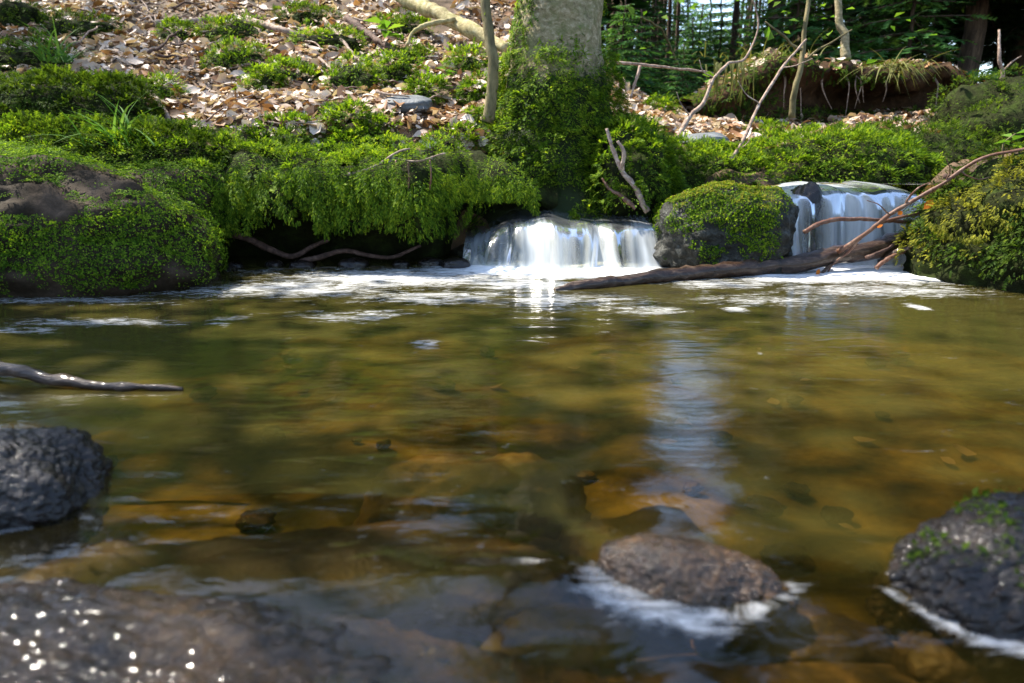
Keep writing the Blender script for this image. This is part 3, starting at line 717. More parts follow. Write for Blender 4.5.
# right mound by the log
RM, RV, RF = rock('mossy_mound', (2.50, 2.74, .10), (.80, .50, .44), M['bank_soil'], 'steep mound of yellow green moss leaning over the pool at the right edge', 'moss mound',
                  seed=48, sub=6, e=2.2, amp=.12, freq=1.4, fine=.03)
rp = lambda P, N: sst(.04, .13, P[:, 2]) * sst(-.7, -.2, N[:, 2] + .2 * fbm(P * 6, 2, 3))
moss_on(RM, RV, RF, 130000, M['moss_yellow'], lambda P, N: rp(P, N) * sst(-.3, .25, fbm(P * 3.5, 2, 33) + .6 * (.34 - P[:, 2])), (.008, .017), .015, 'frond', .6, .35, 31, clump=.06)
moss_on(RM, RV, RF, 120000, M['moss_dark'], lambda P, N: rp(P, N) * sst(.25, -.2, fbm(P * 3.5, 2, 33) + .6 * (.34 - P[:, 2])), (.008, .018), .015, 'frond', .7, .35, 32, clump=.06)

# moss cushions on the slope
cush = [(290, 78, 26, 12), (352, 84, 28, 20), (330, 45, 40, 14), (235, 60, 30, 16), (262, 85, 18, 14), (345, 122, 22, 14), (232, 35, 34, 14), (395, 72, 22, 18), (412, 60, 18, 14), (468, 68, 18, 14),
        (475, 96, 16, 10), (180, 38, 20, 10), (150, 95, 20, 14), (285, 140, 28, 16), (340, 150, 40, 14), (455, 150, 20, 12), (30, 60, 46, 20), (80, 30, 40, 14), (660, 112, 18, 9), (640, 138, 20, 12), 
        (305, 18, 30, 10), (400, 28, 26, 10), (425, 95, 16, 8), (372, 138, 26, 12), (250, 148, 30, 12), (480, 125, 12, 12), (770, 140, 18, 8), (20, 20, 40, 18)]
cush_label = ["rounded moss cushion in the middle of the leafy slope", "large moss cushion right of the middle one on the leafy slope", "wide moss cushion at the upper end of the dark straight branch", "moss cushion below the brown branch on the upper slope",
 "small moss cushion left of the rounded one in mid slope", "moss cushion at the lower middle of the leaf litter", "moss cushion at the left end of the brown branch", "moss cushion at the lower end of the dark straight branch",
 "moss cushion by the fresh seedling, right of the dark branch", "moss cushion left of the slim stem at half its height", "low moss cushion between the flat grey green stone and the slim stem", "moss cushion beneath the short pale level branch",
 "moss cushion at the right end of the upper moss mound", "moss cushion on the bank edge left of the pale twig", "wide moss cushion on the bank edge above the pale twig", "moss cushion on the bank edge near the foot of the tree",
 "big shaded moss cushion at the left edge by the grass tuft", "shaded moss cushion left of the short pale level branch", "small moss cushion on the leaf patch right of the tree", "moss cushion between the tree and the flat blue stone",
 "moss cushion at the top of the slope above the brown branch", "moss cushion behind the side branch of the pale fallen trunk", "tiny moss cushion touching the flat grey green stone", "moss cushion right of the pale twig on the bank edge",
 "moss cushion at the left end of the bank edge", "tiny moss cushion at the foot of the slim stem", "small moss cushion below the earth bank", "shaded moss cushion in the top left corner"]
for i, (px, py, w, h) in enumerate(cush):
    w, h = w * .78, h * .85
    q = ong(px, py + h * .5); k = q[1] / F
    side = 'upper left shade' if px < 110 else ('leaf litter of the slope' if px < 500 else 'leaf patch right of the tree')
    mound('moss_cushion', q + np.array((0, .06, .0)), (w * k, w * k * .8, h * k * 1.15), 'moss_dark' if px < 110 or py < 20 else 'moss', cush_label[i], 3200 + int(120 * w), 100 + i, size=(.010, .024),  # darker moss tone puts the shade into these cushions' colour
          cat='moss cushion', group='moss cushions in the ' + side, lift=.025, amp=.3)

# ------------------------------------------------------------------ leaf litter
def litter(n, seed, fn, size=(.04, .085), mt='leaf'):
    g = np.random.default_rng(seed); x, y = fn(g, n); z = height(x, y)
    e = .03; N = nrm(np.stack([-(height(x + e, y) - z) / e, -(height(x, y + e) - z) / e, np.ones(len(x))], 1))
    P = np.c_[x, y, z + .005 + .035 * g.random(len(x))]
    D = nrm(g.normal(size=(len(x), 3)) * np.array((1, 1, .35))); Z = nrm(N + .45 * g.normal(size=(len(x), 3)))
    return scatter(LITTER, P, D, Z, g.uniform(*size, len(x)), seed)
def area_left(g, n):
    y = 3.2 + 5.5 * g.random(n) ** 1.5; x = g.uniform(-1, 1, n) * y * .85 - .1
    p = np.c_[x, y, x * 0]; a, b = chan(x, y)
    k = (y > edge(x) + .02) & ~((x > -.6) & (x < .8) & (y < 3.55)) & (fbm(p * 1.4, 3, 70) > -.75) & (a < .2) & (b < .2) & ((x < .6) | (y > 4.25)); return x[k], y[k]
lv, lf = join([litter(26000, 71, area_left, (.03, .10)), litter(26000, 72, area_left, (.012, .035))])
tag(mobj('leaf_litter', lv, lf, M['leaf'], loc=(0, 4, .5), smooth=True), 'pale and orange dry beech leaves covering the forest floor', 'leaf litter', kind='stuff')

# ------------------------------------------------------------------ the big tree
TX, TY = .205, 3.80
def trunk_pt(u, h):
    """u angle, h height above z=.05"""
    fl = .24 * np.exp(-(h / .5) ** 1.5) + .05 * np.exp(-h / .9)
    lob = 1 + (.28 * np.sin(u * 3 + .6) + .14 * np.sin(u * 5 + 2)) * np.exp(-h / .35)
    r = (.208 + fl * lob) * (1 - h * .028)
    lean = .015 * h
    return np.stack([TX + .02 + r * np.cos(u) * 1.0 + lean, TY + r * np.sin(u) * .9, .05 + h], -1)
uu = np.linspace(0, 2 * np.pi, 96, endpoint=False); hh = np.concatenate([np.linspace(0, 1.6, 110), np.linspace(1.7, 11, 40)])
UU, HH = np.meshgrid(uu, hh); TV = trunk_pt(UU, HH).reshape(-1, 3)
ctr = np.stack([np.full(HH.size, TX), np.full(HH.size, TY), TV[:, 2]], 1)
TV = TV + nrm(TV - ctr) * (.022 * fbm(TV * np.array((5, 5, 4)), 4, 88))[:, None]
TF = [grid_faces(len(hh), 96, True)]
tree = empty('beech_tree', (TX, TY, .05), 'thick beech tree with a moss wrapped foot standing over the left waterfall', 'tree')
mobj('trunk', TV, TF, M['beech_foot'], parent=tree)
def tp(P, N):
    base = sst(1.03, .86, P[:, 2] + .16 * fbm(P * np.array((7, 7, 1)), 2, 5)) * sst(.24, .40, P[:, 2] + .06 * fbm(P * 6, 2, 2))
    up = .9 * sst(.1, .5, fbm(P * np.array((4, 4, 2.2)), 3, 19) + .55 * np.clip(-N[:, 0] - .55, 0, 1) * 2 + .4 * np.clip(N[:, 0] - .75, 0, 1) * 2 + .02 + .35 * sst(-.5, -.85, N[:, 0]))
    return np.maximum(base * sst(-.75, -.15, fbm(P * 8, 2, 12) + 1.1 * (P[:, 2] - .45)), up * sst(1.9, 1.5, P[:, 2]))
tlow = TV[:110 * 96]; tfl = [grid_faces(110, 96, True)]
moss_on(tree, tlow, tfl, 170000, M['moss'], lambda P, N: tp(P, N) * (P[:, 2] < .98), (.008, .018), .02, 'frond', .45, .45, 51, clump=.07)
moss_on(tree, tlow, tfl, 26000, M['moss'], lambda P, N: tp(P, N) * (P[:, 2] >= .92), (.012, .025), .015, 'frond', .4, .4, 52)
g = np.random.default_rng(4); crown_P = []
def crown(tree, base, rad, z0, z1, nl, nleaf, seed, leaf=.09, limb_r=.06):
    g = np.random.default_rng(seed); parts, pts = [], []
    for k in range(nl):
        a = k * 2.4 + g.uniform(-.3, .3); zs = z0 + (z1 - z0) * k / nl * .8; L = rad * g.uniform(.6, 1.1)
        P = np.array([(base[0], base[1], zs), (base[0] + math.cos(a) * L * .4, base[1] + math.sin(a) * L * .4, zs + L * .35), (base[0] + math.cos(a) * L, base[1] + math.sin(a) * L, zs + L * .55)])
        parts.append(tube(P, limb_r, .01, 12, 6, .05, seed + k)); C = resample(P, 10)[3:]
        for q in C:
            for _ in range(3): pts.append(q + g.normal(0, .35, 3))
    V, f = join(parts); mobj('limbs', V, f, M['beech'], parent=tree)
    pts = np.array(pts); P = pts[g.integers(0, len(pts), nleaf)] + g.normal(0, .28, (nleaf, 3))
    V, f = scatter(LEAF, P, g.normal(size=(nleaf, 3)), nrm(g.normal(size=(nleaf, 3)) * .6 + np.array((0, 0, 1))), g.uniform(.7, 1.3, nleaf) * leaf, seed)
    mobj('crown', V, f, M['broad'], parent=tree, smooth=False)
crown(tree, (TX + .1, TY), 2.4, 7.0, 12, 12, 3600, 5)

# mossy slim stem left of the tree
P = [at(487, 122, 3.45), at(492, 60, 3.46), at(486, 10, 3.5), at(478, -60, 3.55), at(470, -200, 3.7)]
V, f = tube(P, .030, .018, 40, 10, .012, 5); st_ = mobj('slim_stem', V, f, M['stem']); tag(st_, 'thin mossy sapling stem standing just left of the thick tree', 'sapling')
moss_on(st_, V, f, 4200, M['moss_dark'], lambda P, N: sst(.85, .55, P[:, 2]) * .9 + .06, (.012, .024), .008, 'frond', .6, .4, 53)

# ------------------------------------------------------------------ sticks and logs
def stick(name, pts, r0, r1, m, label, cat='branch', group=None, Y=None, n=34, jit=.006, lift=0, sub=None, rough=.30, sides=8):
    """pts: (px, py, Y) or (px, py) on the ground"""
    P = [at(*p) if len(p) == 3 else ong(*p) + np.array((0, 0, lift + r0)) for p in pts]
    V, f = tube(P, r0, r1, n, sides, jit, abs(hash(label)) % 50 if False else len(label), rough)
    o = mobj(name, V, f, M[m]); tag(o, label, cat, group)
    for (spts, a, b) in (sub or []):
        Q = [at(*p) if len(p) == 3 else ong(*p) + np.array((0, 0, lift + a)) for p in spts]
        V, f = tube(Q, a, b, 20, 7, jit, 7, rough); mobj('side_branch', V, f, M[m], parent=o)
    return o, P
# log across the right fall
LP = [at(555, 291, 2.50), at(600, 284, 2.58), at(680, 273, 2.72), at(760, 267, 2.84), at(850, 253, 2.95), at(935, 236, 3.02), at(990, 226, 3.05)]
V, f = tube(LP, .012, .046, 70, 14, .012, 8, .22, .55); log = mobj('fallen_log', V, f, M['log']); tag(log, 'wet brown log lying across the foot of the right waterfall', 'log')
for pts, a, b in [([(838, 258, 2.93), (826, 268, 2.88), (818, 276, 2.85)], .012, .004), ([(880, 262, 2.98), (895, 252, 2.9), (912, 247, 2.86)], .014, .008)]:
    V, f = tube([at(*p) for p in pts], a, b, 12, 7, .006, 4, .2); mobj('branch_stub', V, f, M['log'], parent=log)
# twig tangle over the log
stick('bare_twig', [(838, 252, 2.88), (868, 232, 2.80), (900, 208, 2.75), (945, 182, 2.70), (985, 158, 2.66), (1040, 146, 2.6)], .010, .005, 'red_twig', 'long reddish bare twig rising from the log to the right edge', sub=[([(862, 236, 2.81), (885, 222, 2.9), (925, 212, 2.95), (950, 211, 2.98)], .008, .005), ([(860, 238, 2.82), (850, 250, 2.85), (836, 262, 2.88), (824, 280, 2.88)], .007, .003), ([(905, 205, 2.75), (915, 190, 2.7), (930, 182, 2.7)], .005, .002), ([(945, 182, 2.7), (952, 170, 2.68), (948, 158, 2.66)], .003, .0015), ([(962, 172, 2.68), (978, 178, 2.66), (990, 176, 2.65)], .003, .0015), ([(890, 216, 2.76), (880, 204, 2.74), (868, 200, 2.74)], .003, .0015)])
stick('bare_twig', [(804, 232, 2.86), (830, 221, 2.90), (872, 219, 2.95), (905, 222, 3.0), (935, 218, 3.02)], .010, .007, 'red_twig', 'short brown twig with a cut end sticking out left of the twig tangle')
stick('bare_twig', [(866, 258, 2.9), (890, 248, 2.93), (900, 236, 2.96), (925, 222, 2.98)], .008, .004, 'twig_dark', 'short dark twig crossing the log at its right end')
stick('bare_twig', [(876, 268, 2.85), (892, 256, 2.88), (905, 251, 2.92)], .010, .006, 'red_twig', 'stubby dark twig dipping below the log')
stick('bare_twig', [(945, 176, 2.8), (965, 186, 2.85), (990, 196, 2.9)], .009, .007, 'twig_dark', 'short thick twig lying on the side of the right mound')
# orange leaves caught in the twigs
for (px, py, Y, s) in [(928, 205, 2.78, .05), (900, 213, 2.86, .035), (942, 222, 2.95, .05), (818, 272, 2.84, .03), (880, 226, 2.86, .025), (955, 200, 2.8, .03)]:
    q = at(px, py, Y); g = np.random.default_rng(int(px))
    V, f = scatter(LITTER, q[None], g.normal(size=(1, 3)), np.array([[.2, -.7, .6]]), np.array([s]), int(px))
    tag(mobj('orange_leaf', V, f, M['orange_leaf']), 'orange dead leaf caught in the twigs over the log', 'leaf', 'orange leaves caught in the twigs')
# floating stick at the left
stick('drift_stick', [(-40, 357, 1.54), (0, 369, 1.47), (50, 379, 1.43), (95, 386, 1.405), (140, 388.5, 1.40), (182, 390.5, 1.395)], .021, .005, 'log', 'dark wet stick slanting into the water at the left edge', 'stick', n=40)
# leaning and lying branches
stick('leaning_branch', [(712, 182, 3.7), (737, 150, 3.75), (760, 105, 3.9), (782, 68, 4.05), (806, 40, 4.2)], .011, .006, 'twig', 'thin straight dead branch leaning diagonally right of the flat stone', sub=[([(760, 105, 3.9), (747, 96, 3.9), (738, 80, 3.92)], .004, .002), ([(782, 68, 4.05), (796, 66, 4.0), (812, 58, 4.0)], .004, .002), ([(737, 150, 3.75), (748, 142, 3.72), (753, 128, 3.7)], .004, .002)])
stick('leaning_branch', [(676, 140, 4.0), (690, 116, 4.1), (703, 103, 4.15), (714, 78, 4.2), (728, 63, 4.3)], .014, .008, 'twig', 'crooked pale dead branch rising above the flat blue stone', sub=[([(728, 63, 4.3), (745, 58, 4.4), (758, 25, 4.5), (752, -5, 4.5)], .008, .004), ([(690, 116, 4.1), (680, 104, 4.1), (676, 92, 4.1)], .004, .002), ([(714, 78, 4.2), (704, 72, 4.2), (700, 60, 4.2)], .004, .002)])
stick('wet_branch', [(648, 212, 3.2), (636, 192, 3.22), (622, 170, 3.24), (614, 150, 3.26), (607, 128, 3.28)], .015, .008, 'twig', 'grey forked branch dipping into the left waterfall at the tree root', sub=[([(622, 170, 3.24), (624, 152, 3.2), (618, 140, 3.2)], .012, .006)])
stick('wet_branch', [(636, 208, 3.2), (620, 195, 3.22), (610, 188, 3.25), (602, 178, 3.28)], .011, .006, 'red_twig', 'thin brown branch beside the forked branch at the tree root')
stick('lying_branch', [(603, 62, 4.6), (650, 66, 4.7), (700, 71, 4.9), (725, 78, 5.0)], .010, .006, 'twig', 'thin level branch held out right of the tree trunk', sub=[([(640, 66, 4.65), (634, 85, 4.6), (630, 98, 4.55)], .011, .006)])
stick('mossy_log', [(398, -6, 5.6), (430, 10, 5.3), (462, 26, 5.0), (508, 50, 4.7)], .055, .045, 'palelog', 'pale mossy fallen trunk lying behind the slim stem', 'log', sub=[([(455, 20, 5.0), (425, 26, 4.9), (412, 32, 4.85), (408, 45, 4.8)], .018, .010)])
stick('lying_branch', [(348, 30), (375, 50), (402, 68)], .028, .018, 'twig_dark', 'dark straight branch lying down the slope', lift=.05)
stick('lying_branch', [(245, 28), (275, 38), (306, 48)], .028, .016, 'twig', 'brown branch on the upper slope left of the dark straight branch', lift=.04)
stick('lying_branch', [(157, 34), (185, 32), (215, 28)], .026, .018, 'twig', 'short pale branch lying level on the upper left slope', lift=.04)
stick('lying_branch', [(325, 30), (345, 55), (357, 72)], .014, .007, 'twig', 'thin pale stick beside the dark straight branch', lift=.06)
stick('lying_branch', [(22, 70), (50, 64), (78, 54)], .022, .014, 'twig', 'pale stick in the shaded upper left corner', lift=.05)
stick('lying_branch', [(60, 122, 3.42), (90, 126, 3.36), (120, 130, 3.32), (150, 134, 3.25)], .010, .006, 'twig', 'thin stick lying along the moss above the boulder')
stick('lying_branch', [(145, 96), (165, 120), (178, 146)], .018, .010, 'twig', 'bleached stick sliding down beside the dark moss mound', lift=.04)
stick('lying_branch', [(320, 68), (332, 80), (340, 92)], .010, .006, 'twig', 'short white stick by the moss cushions', lift=.05)
stick('lying_branch', [(344, 175, 2.98), (375, 166, 2.97), (398, 152, 3.0), (410, 148, 3.02)], .007, .004, 'twig', 'long pale twig lying over the hanging moss of the bank', sub=[([(395, 158, 2.98), (420, 161, 2.97), (445, 154, 3.0)], .005, .003)])
for px, y0, y1 in [(396, 160, 210), (408, 162, 195), (430, 160, 190)]:
    stick('hanging_stalk', [(px, y0, 2.93), (px + 1, (y0 + y1) / 2, 2.92), (px, y1, 2.93)], .004, .003, 'red_twig', 'thin orange stalk hanging down the mossy bank', 'stalk', 'orange stalks hanging on the bank', jit=.003, n=10, sides=5)
rs = random.Random(5)
for k in range(46):
    px, py = rs.uniform(190, 490), rs.uniform(8, 135)
    a = rs.uniform(-.5, .5) + (math.pi if rs.random() < .5 else 0); L = rs.uniform(12, 42)
    stick('small_twig', [(px, py), (px + L * .5 * math.cos(a), py + L * .5 * math.sin(a)), (px + L * math.cos(a), max(4, py + L * math.sin(a)))], rs.uniform(.005, .011), .003, rs.choice(['twig', 'twig', 'twig_dark', 'red_twig']),
          'thin dead twig lying among the dry leaves of the slope', 'twig', 'thin twigs on the leafy slope', n=14, lift=.045, jit=.02, sides=6)
for k in range(14):
    px, py = rs.uniform(0, 190), rs.uniform(5, 95)
    a = rs.uniform(-.6, .9); L = rs.uniform(20, 60)
    stick('small_twig', [(px, py), (px + L * .5 * math.cos(a), py + L * .5 * math.sin(a) - 3), (px + L * math.cos(a), max(4, py + L * math.sin(a)))], rs.uniform(.006, .012), .003, rs.choice(['twig', 'twig_dark']),
          'thin dead twig in the shaded upper left corner', 'twig', 'thin twigs in the upper left corner', n=14, lift=.06, jit=.03, sides=6)

# ------------------------------------------------------------------ grasses and small plants
def grass(name, q, n, L, label, m='grass', spread=.05, seed=1, lean=(0, 0, 0), cat='grass tuft', up=1., group=None, sp=.55):
    g = np.random.default_rng(seed); P = np.array(q) + np.c_[g.normal(0, spread, n), g.normal(0, spread, n), np.zeros(n)]
    D = nrm(g.normal(0, sp, (n, 3)) * np.array((1, 1, .2)) + np.array((0, 0, up)) + np.array(lean)); Z = nrm(np.array((0, 0, 1.)) + .1 * g.normal(size=(n, 3)))
    S = g.uniform(.5, 1, n) * L
    V, f = scatter(BLADES, P, D, Z, np.c_[np.full(n, L * 1.0), S, S], seed)
    o = mobj(name, V, f, M[m]); return tag(o, label, cat, group)
grass('grass_tuft', at(118, 146, 3.05), 22, .30, 'long green grass blades spreading over the moss above the boulder', seed=3, lean=(-.5, -.3, 0))
grass('grass_tuft', at(128, 135, 3.1), 6, .32, 'few upright green grass blades behind the boulder', seed=4, spread=.02, up=2.5)
grass('grass_tuft', at(60, 62, 4.4), 40, .35, 'dark green grass tuft in the upper left corner', seed=5)
grass('grass_tuft', at(895, 66, 5.15), 80, .32, 'shaggy tuft of long grass hanging from the end of the earth bank', 'grass_old', .075, 6, (.05, -.4, -.1), up=.25, sp=.4)
grass('grass_tuft', at(735, 62, 5.0), 24, .30, 'dry straw blades hanging down the left end of the earth bank', 'grass_old', .09, 7, (0, -.5, -.5), up=.0, sp=.2)
grass('grass_tuft', at(770, 58, 5.1), 45, .2, 'dry straw blades on top of the earth bank', 'grass_old', .2, 8, (0, -.4, 0))
def plantlet(q, n, L, h, label, seed=1, m='broad', group=None):
    """a stem with broad leaves"""
    g = np.random.default_rng(seed); top = np.array(q) + np.array((g.uniform(-.05, .05), 0, h))
    o = empty('seedling', q, label, 'seedling', group)
    V, f = tube([q, (np.array(q) + top) / 2 + g.normal(0, .02, 3), top], .004, .002, 10, 5, 0, 1, 0); mobj('stem', V, f, M['stem'], parent=o)
    t = g.uniform(.5, 1, n); P = np.array(q) + (top - np.array(q)) * t[:, None]
    a = np.arange(n) * 2.4; D = np.c_[np.cos(a), np.sin(a), g.uniform(-.1, .4, n)]
    V, f = scatter(LEAF, P, D, np.tile((0, 0, 1.), (n, 1)) + .2 * g.normal(size=(n, 3)), g.uniform(.7, 1.2, n) * L, seed); mobj('leaf', V, f, M[m], parent=o, smooth=False)
plantlet(ong(392, 55), 9, .13, .22, 'fresh green seedling on the slope left of the slim stem', 3)
plantlet(ong(440, 90), 6, .07, .12, 'small yellowish seedling near the flat grey green stone', 4)
plantlet(at(1003, 158, 2.72), 7, .06, .09, 'tiny broad leaved seedling on top of the right mound', 5)
plantlet(at(608, 140, 3.9), 8, .07, .12, 'little seedling at the right foot of the tree', 6)

# ------------------------------------------------------------------ earth bank with an undercut, behind right
def eb_prof(x):
    w = .04 * math.sin(x * 5) ; k = float(np.exp(-((x - 2.62) / .42) ** 2)); tz = 1.13 + .04 * math.sin(x * 4) - .20 * float(sst(2.0, 1.5, x)) - .25 * float(sst(3.1, 3.6, x))
    y0 = 5.35 + w
    return [(y0 + 1.6, tz - .3), (y0 + 1.0, tz), (y0 + .4, tz + .03), (y0 + .06, tz), (y0 - .04, tz - .07), (y0 + .02 + .1 * k, tz - .13), (y0 + .30 * k + .06, tz - .2), (y0 + .36 * k + .05, tz - .33), (y0 + .15 * k, .72), (y0 - .2, .50), (y0 + 1.6, .4)]
EV, EF = sweep(np.linspace(1.35, 3.8, 90), eb_prof, 23, .06, 8)
eb = mobj('earth_bank', EV, EF, M['red_soil']); tag(eb, 'undercut bank of reddish earth topped with leaves and moss', 'bank')
moss_on(eb, EV, EF, 40000, M['moss_dark'], lambda P, N: np.maximum(.8 * sst(2.15, 1.8, P[:, 0]), .9 * sst(.86, .76, P[:, 2])) * sst(6.2, 5.8, P[:, 1]) + .7 * sst(-.3, .3, fbm(P * 4, 2, 9)) * (P[:, 2] > 1.0), (.02, .04), .03, 'frond', .8, .5, 61)
for k in range(9):
    g = np.random.default_rng(700 + k); x = g.uniform(2.0, 3.2); z0 = 1.06
    V, f = tube([(x, 5.42, z0), (x + g.uniform(-.04, .04), 5.36, z0 - .10), (x + g.uniform(-.09, .09), 5.37, z0 - g.uniform(.2, .34))], g.uniform(.004, .011), .002, 14, 6, .008, k); mobj('root', V, f, M['twig'], parent=eb)
g = np.random.default_rng(62); Pp, Nn = sample(EV, EF, 1500, lambda P, N: (N[:, 2] > .55) * (P[:, 2] > .95) * 1.0, 62)
V, f = scatter(LITTER, Pp + np.array((0, 0, .015)), g.normal(size=(len(Pp), 3)) * np.array((1, 1, .3)), nrm(Nn + .4 * g.normal(size=Pp.shape)), g.uniform(.05, .09, len(Pp)), 6)
o = mobj('leaf_cover', V, f, M['leaf'], parent=eb); o['kind'] = 'stuff'

# ------------------------------------------------------------------ forest behind
def spruce(h, live, seed, n_wh, L0, nb=6, needle='needle', tr=.10, dead=True, name='spruce_tree'):
    g = np.random.default_rng(seed); o = empty(name, (0, 0, 0), 'x', 'tree')
    V, f = tube([(0, 0, -.3), (.03, 0, h * .5), (0, .02, h)], tr, .012, 26, 9, .02, seed, .1); mobj('trunk', V, f, M['spruce'], parent=o)
    if dead:
        parts = []
        for k in range(34):
            z = g.uniform(.5, max(live, 1.2)); a = g.uniform(0, 6.28); L = g.uniform(.25, .9)
            parts.append(tube([(0, 0, z), (math.cos(a) * L * .5, math.sin(a) * L * .5, z + .02), (math.cos(a) * L, math.sin(a) * L, z - .12 * L)], .010, .003, 5, 4, .02, seed + k, 0, cap=False))
        V, f = join(parts); mobj('dead_branches', V, f, M['spruce'], parent=o)
    Ps, Ds, Ss, br = [], [], [], []
    for k in range(n_wh):
        t = k / n_wh; z = live + (h - live) * t; L = L0 * (1 - t) ** .8 + .12
        for j in range(nb):
            a = j * 6.283 / nb + k * 1.1 + g.uniform(-.25, .25); d = np.array((math.cos(a), math.sin(a), 0)); LL = L * g.uniform(.65, 1.1); dz = g.uniform(-.25, .05)
            s = np.linspace(.15, 1, max(4, int(LL / .11))); C = np.array((0, 0, z)) + d * (s * LL)[:, None] + np.array((0, 0, 1.)) * (dz * LL * s ** 1.5)[:, None]
            br.append(tube([(0, 0, z), C[len(C) // 2], C[-1]], .012 * (1 - t) + .004, .003, 4, 4, 0, 1, 0, cap=False))
            side = np.cross(d, (0, 0, 1.))
            for i_, (c, ss) in enumerate(zip(C, s)):
                for sg in (-1, 1):
                    Ps.append(c); Ds.append(d * .7 + side * sg * .8 + np.array((0, 0, g.uniform(-.35, .05)))); Ss.append(min(.34, LL * .5) * (1.15 - .6 * ss) * g.uniform(.8, 1.2))
            Ps.append(C[-1]); Ds.append(d + np.array((0, 0, -.1))); Ss.append(min(.22, LL * .4))
    V, f = join(br); mobj('branches', V, f, M['spruce'], parent=o)
    n = len(Ps); V, f = scatter(SPRAYS, np.array(Ps), np.array(Ds), nrm(np.array((0, 0, 1.)) + .25 * g.normal(size=(n, 3))), np.array(Ss), seed)
    mobj('crown', V, f, M[needle], parent=o, smooth=False); return o
P_bare = spruce(13, 4.6, 201, 24, 1.7, name='spruce_tree')
P_dense = spruce(12, 1.1, 202, 30, 1.9, dead=False, name='spruce_tree')
P_pole = spruce(9, 8.2, 204, 4, .4, 4, name='dead_spruce')
P_young = spruce(1.5, .15, 203, 11, .55, 5, 'young_needle', .018, False, 'young_spruce')
used = set()
def put(proto, x, y, label, group, sc=1.):
    z = float(height(np.array([x]), np.array([y]))[0]); rz = rs.uniform(0, 6.28)
    if proto.name not in used:
        used.add(proto.name); o = proto; o.location = (x, y, z); o.rotation_euler = (0, 0, rz); o.scale = (sc,) * 3; o['label'] = label; o['group'] = group; return o
    return copy_thing(proto, (x, y, z), rz, sc, label, group)
def xat(px, Y): return (px - 512) / F * Y * 1.02
bare = [(618, 12), (632, 15), (645, 11), (655, 18), (712, 12.5), (722, 20), (735, 15), (748, 22), (765, 17), (780, 24), (800, 18), (818, 26), (604, 17), (590, 14), (640, 24), (612, 27), (860, 22), (832, 15)]
bare += [(rs.uniform(596, 860), rs.uniform(17, 44)) for k in range(44)]
bare = [b for b in bare if not (684 < b[0] < 716 and 13 < b[1] < 30)]
bare += [(688, 33), (695, 38), (703, 31), (711, 36), (699, 46)]
bare = [b for b in bare if not 632 < b[0] < 752]
for k in range(34):
    px, Y = rs.uniform(628, 756), rs.uniform(10, 34)
    if 668 < px < 710: px += 45 if px > 688 else -42
    put(P_pole, xat(px, Y), Y, 'thin bare pole of a spruce in the light gap right of the tree', 'bare spruce poles in the light gap', rs.uniform(.6, 1.1))
for px, Y in bare: put(P_bare, xat(px, Y), Y, 'slender bare spruce trunk in the sunlit forest behind', 'bare spruce trunks behind the leaf patch', rs.uniform(.85, 1.2))
dense = [(930, 8.6), (975, 10), (1020, 8.2), (900, 12), (955, 13.5), (1000, 15), (1060, 11), (880, 16), (920, 18), (1090, 9), (1050, 17), (860, 20), (965, 22), (1010, 26), (800, 34), (835, 30), (612, 36), (770, 40), (600, 30), (1150, 12), (1130, 18), (1200, 9.5)]
for px, Y in dense: put(P_dense, xat(px, Y), Y, 'dense dark spruce in shade at the right of the forest', 'dark spruces at the right', rs.uniform(.85, 1.2))
for x, y in [(-13.5, 12), (-14.5, 6.5), (-12, 17), (-9.5, 19), (-6, 20)]:
    put(P_dense, x, y, 'dense spruce on the hillside above the left slope', 'spruces on the hillside', rs.uniform(.9, 1.2))
for k in range(16):
    x = -7.5 + k * .55 + rs.uniform(-.3, .3); y = 9.2 + rs.uniform(0, 4.5) + max(0, -x - 4) * .3
    put(P_young, x, y, 'young spruce thicket tree on the upper hillside', 'young spruces on the hillside', rs.uniform(1.8, 3.4))
for px, Y, s in [(640, 22, 2.2), (662, 27, 2.6), (681, 20, 1.6), (700, 26, 2.2), (716, 21, 1.9), (733, 28, 2.8), (752, 23, 2.4), (690, 32, 3.), (724, 34, 3.2), (671, 35, 3.2), (628, 6.8, .55), (655, 7.6, .5), (612, 6.2, .45), (676, 8.4, .6), (668, 6.4, .35), (640, 9, .8), (770, 8.4, 1.2), (800, 9, 1.5), (870, 7.6, 1.2), (700, 11, .8), (745, 12, 1.1)]:
    put(P_young, xat(px, Y), Y, 'small bright green young spruce on the flat ground right of the tree', 'young spruces behind the leaf patch', s)
# slim saplings right
def sapling(pts, r, label, m='spruce', leaves=0, seed=1, side=()):
    P = [at(*p) for p in pts]; V, f = tube(P, r, r * .5, 24, 8, .015, seed)
    o = empty('sapling', P[0], label, 'sapling'); mobj('stem', V, f, M[m], parent=o)
    for s in side:
        V, f = tube([at(*p) for p in s], r * .45, r * .2, 14, 6, .02, seed + 3); mobj('side_branch', V, f, M[m], parent=o)
    if leaves:
        g = np.random.default_rng(seed); C = resample(P, 30)[8:]; q = C[g.integers(0, len(C), leaves)] + g.normal(0, .28, (leaves, 3)) * np.array((1.3, 1, .7))
        V, f = scatter(LEAF, q, g.normal(size=(leaves, 3)) * np.array((1, 1, .3)), nrm(np.array((0, 0, 1.)) + .3 * g.normal(size=(leaves, 3))), g.uniform(.05, .10, leaves), seed); mobj('leaves', V, f, M['broad'], parent=o, smooth=False)
sapling([(846, 60, 5.6), (843, 30, 5.65), (838, 0, 5.7), (830, -80, 5.9), (828, -200, 6.3)], .036, 'slim grey brown tree stem standing on top of the earth bank', 'beech', 70, 3)
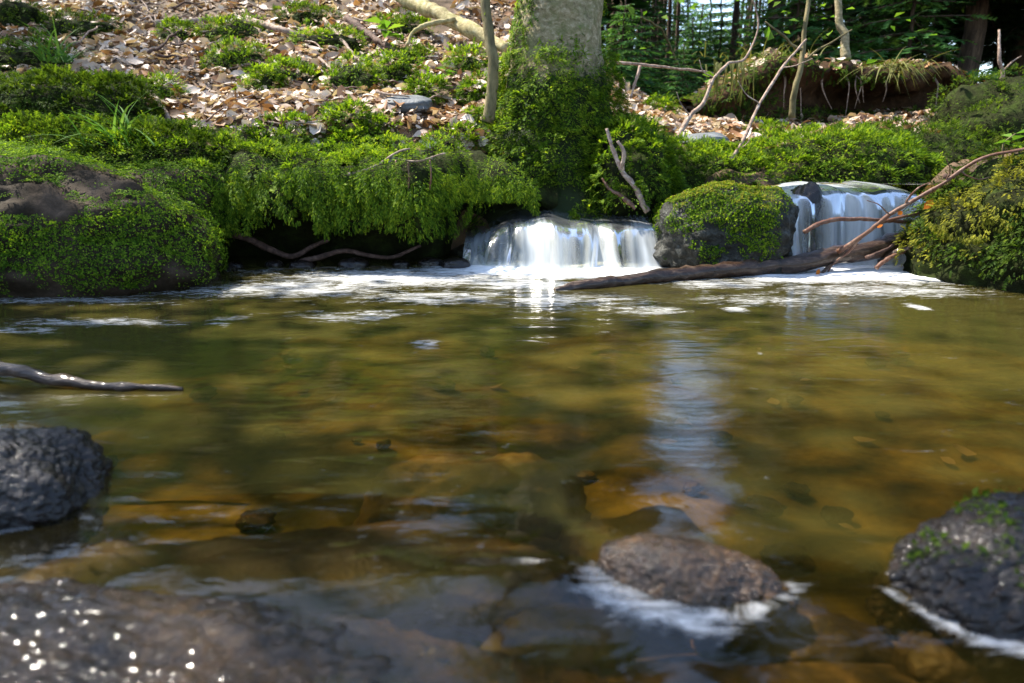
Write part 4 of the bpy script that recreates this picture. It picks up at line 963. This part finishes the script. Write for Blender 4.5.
sapling([(792, 118, 4.6), (797, 85, 4.6), (804, 45, 4.65), (808, 0, 4.7), (812, -90, 4.9)], .022, 'thin mossy footed sapling in front of the earth bank', 'stem', 22, 4, [[(800, 66, 4.62), (820, 48, 4.6), (850, 32, 4.6)], [(802, 50, 4.62), (780, 36, 4.6), (765, 20, 4.6)]])
sapling([(1002, 96, 6.), (1001, 70, 6.), (1000, 50, 6.), (998, 30, 6.1)], .018, 'pale forked dead sapling in the dark at the right', 'twig', 0, 5, [[(1001, 72, 6.), (1012, 62, 6.), (1020, 57, 6.)]])
sapling([(690, 95, 7.), (668, 40, 6.6), (655, 24, 6.3), (642, 18, 6.1)], .012, 'bent twig with fresh light leaves right of the trunk', 'stem', 40, 6)
# tall beeches added for their crowns: dappled shade, darker reflections in the water
def shade_beech(x, y, label, rad, z0, z1, n, seed, r=.16):
    z = float(height(np.array([x]), np.array([y]))[0]); o = empty('beech_tree', (x, y, z), label, 'tree')
    V, f = tube([(x, y, z - .3), (x + .1, y, z + z1 * .5), (x, y, z + z1)], r, .04, 20, 12, .03, seed, .06); mobj('trunk', V, f, M['beech'], parent=o)
    crown(o, (x, y), rad, z + z0, z + z1, 11, n, seed, .10, .05)
shade_beech(.75, 10.2, 'tall beech added to cast shade, hidden behind the thick tree', 2.0, 4.5, 8.5, 5200, 301)
shade_beech(-4.2, 3.3, 'nearest unseen beech added on the left bank to shade the pool', 1.3, 4.6, 8.4, 1300, 302)
shade_beech(-5.5, 3.4, 'second unseen beech added on the left bank to shade the pool', 1.4, 5.0, 9, 1100, 304)
shade_beech(-6.8, 3.0, 'farthest unseen beech added on the left bank to shade the pool', 1.4, 5.4, 9.4, 1300, 305)
shade_beech(-7.4, 6.8, 'unseen beech added beyond the upper left corner to shade it', 1.4, 4.2, 7.6, 2600, 303)
shade_beech(-3.9, 12.0, 'unseen beech far above the left bank, added for the water reflections', 2.8, 4.5, 11, 3600, 306)
shade_beech(.1, 13.5, 'unseen beech far behind the thick tree, added for the water reflections', 2.5, 4.5, 11, 3600, 307)
shade_beech(7.2, 12.5, 'tall beech far behind the right mound, added for the water reflections', 2.6, 5, 12, 3200, 308)
shade_beech(-8, 10.5, 'unseen beech high beyond the upper left corner, added for the water reflections', 2.6, 4.5, 11, 3200, 309)
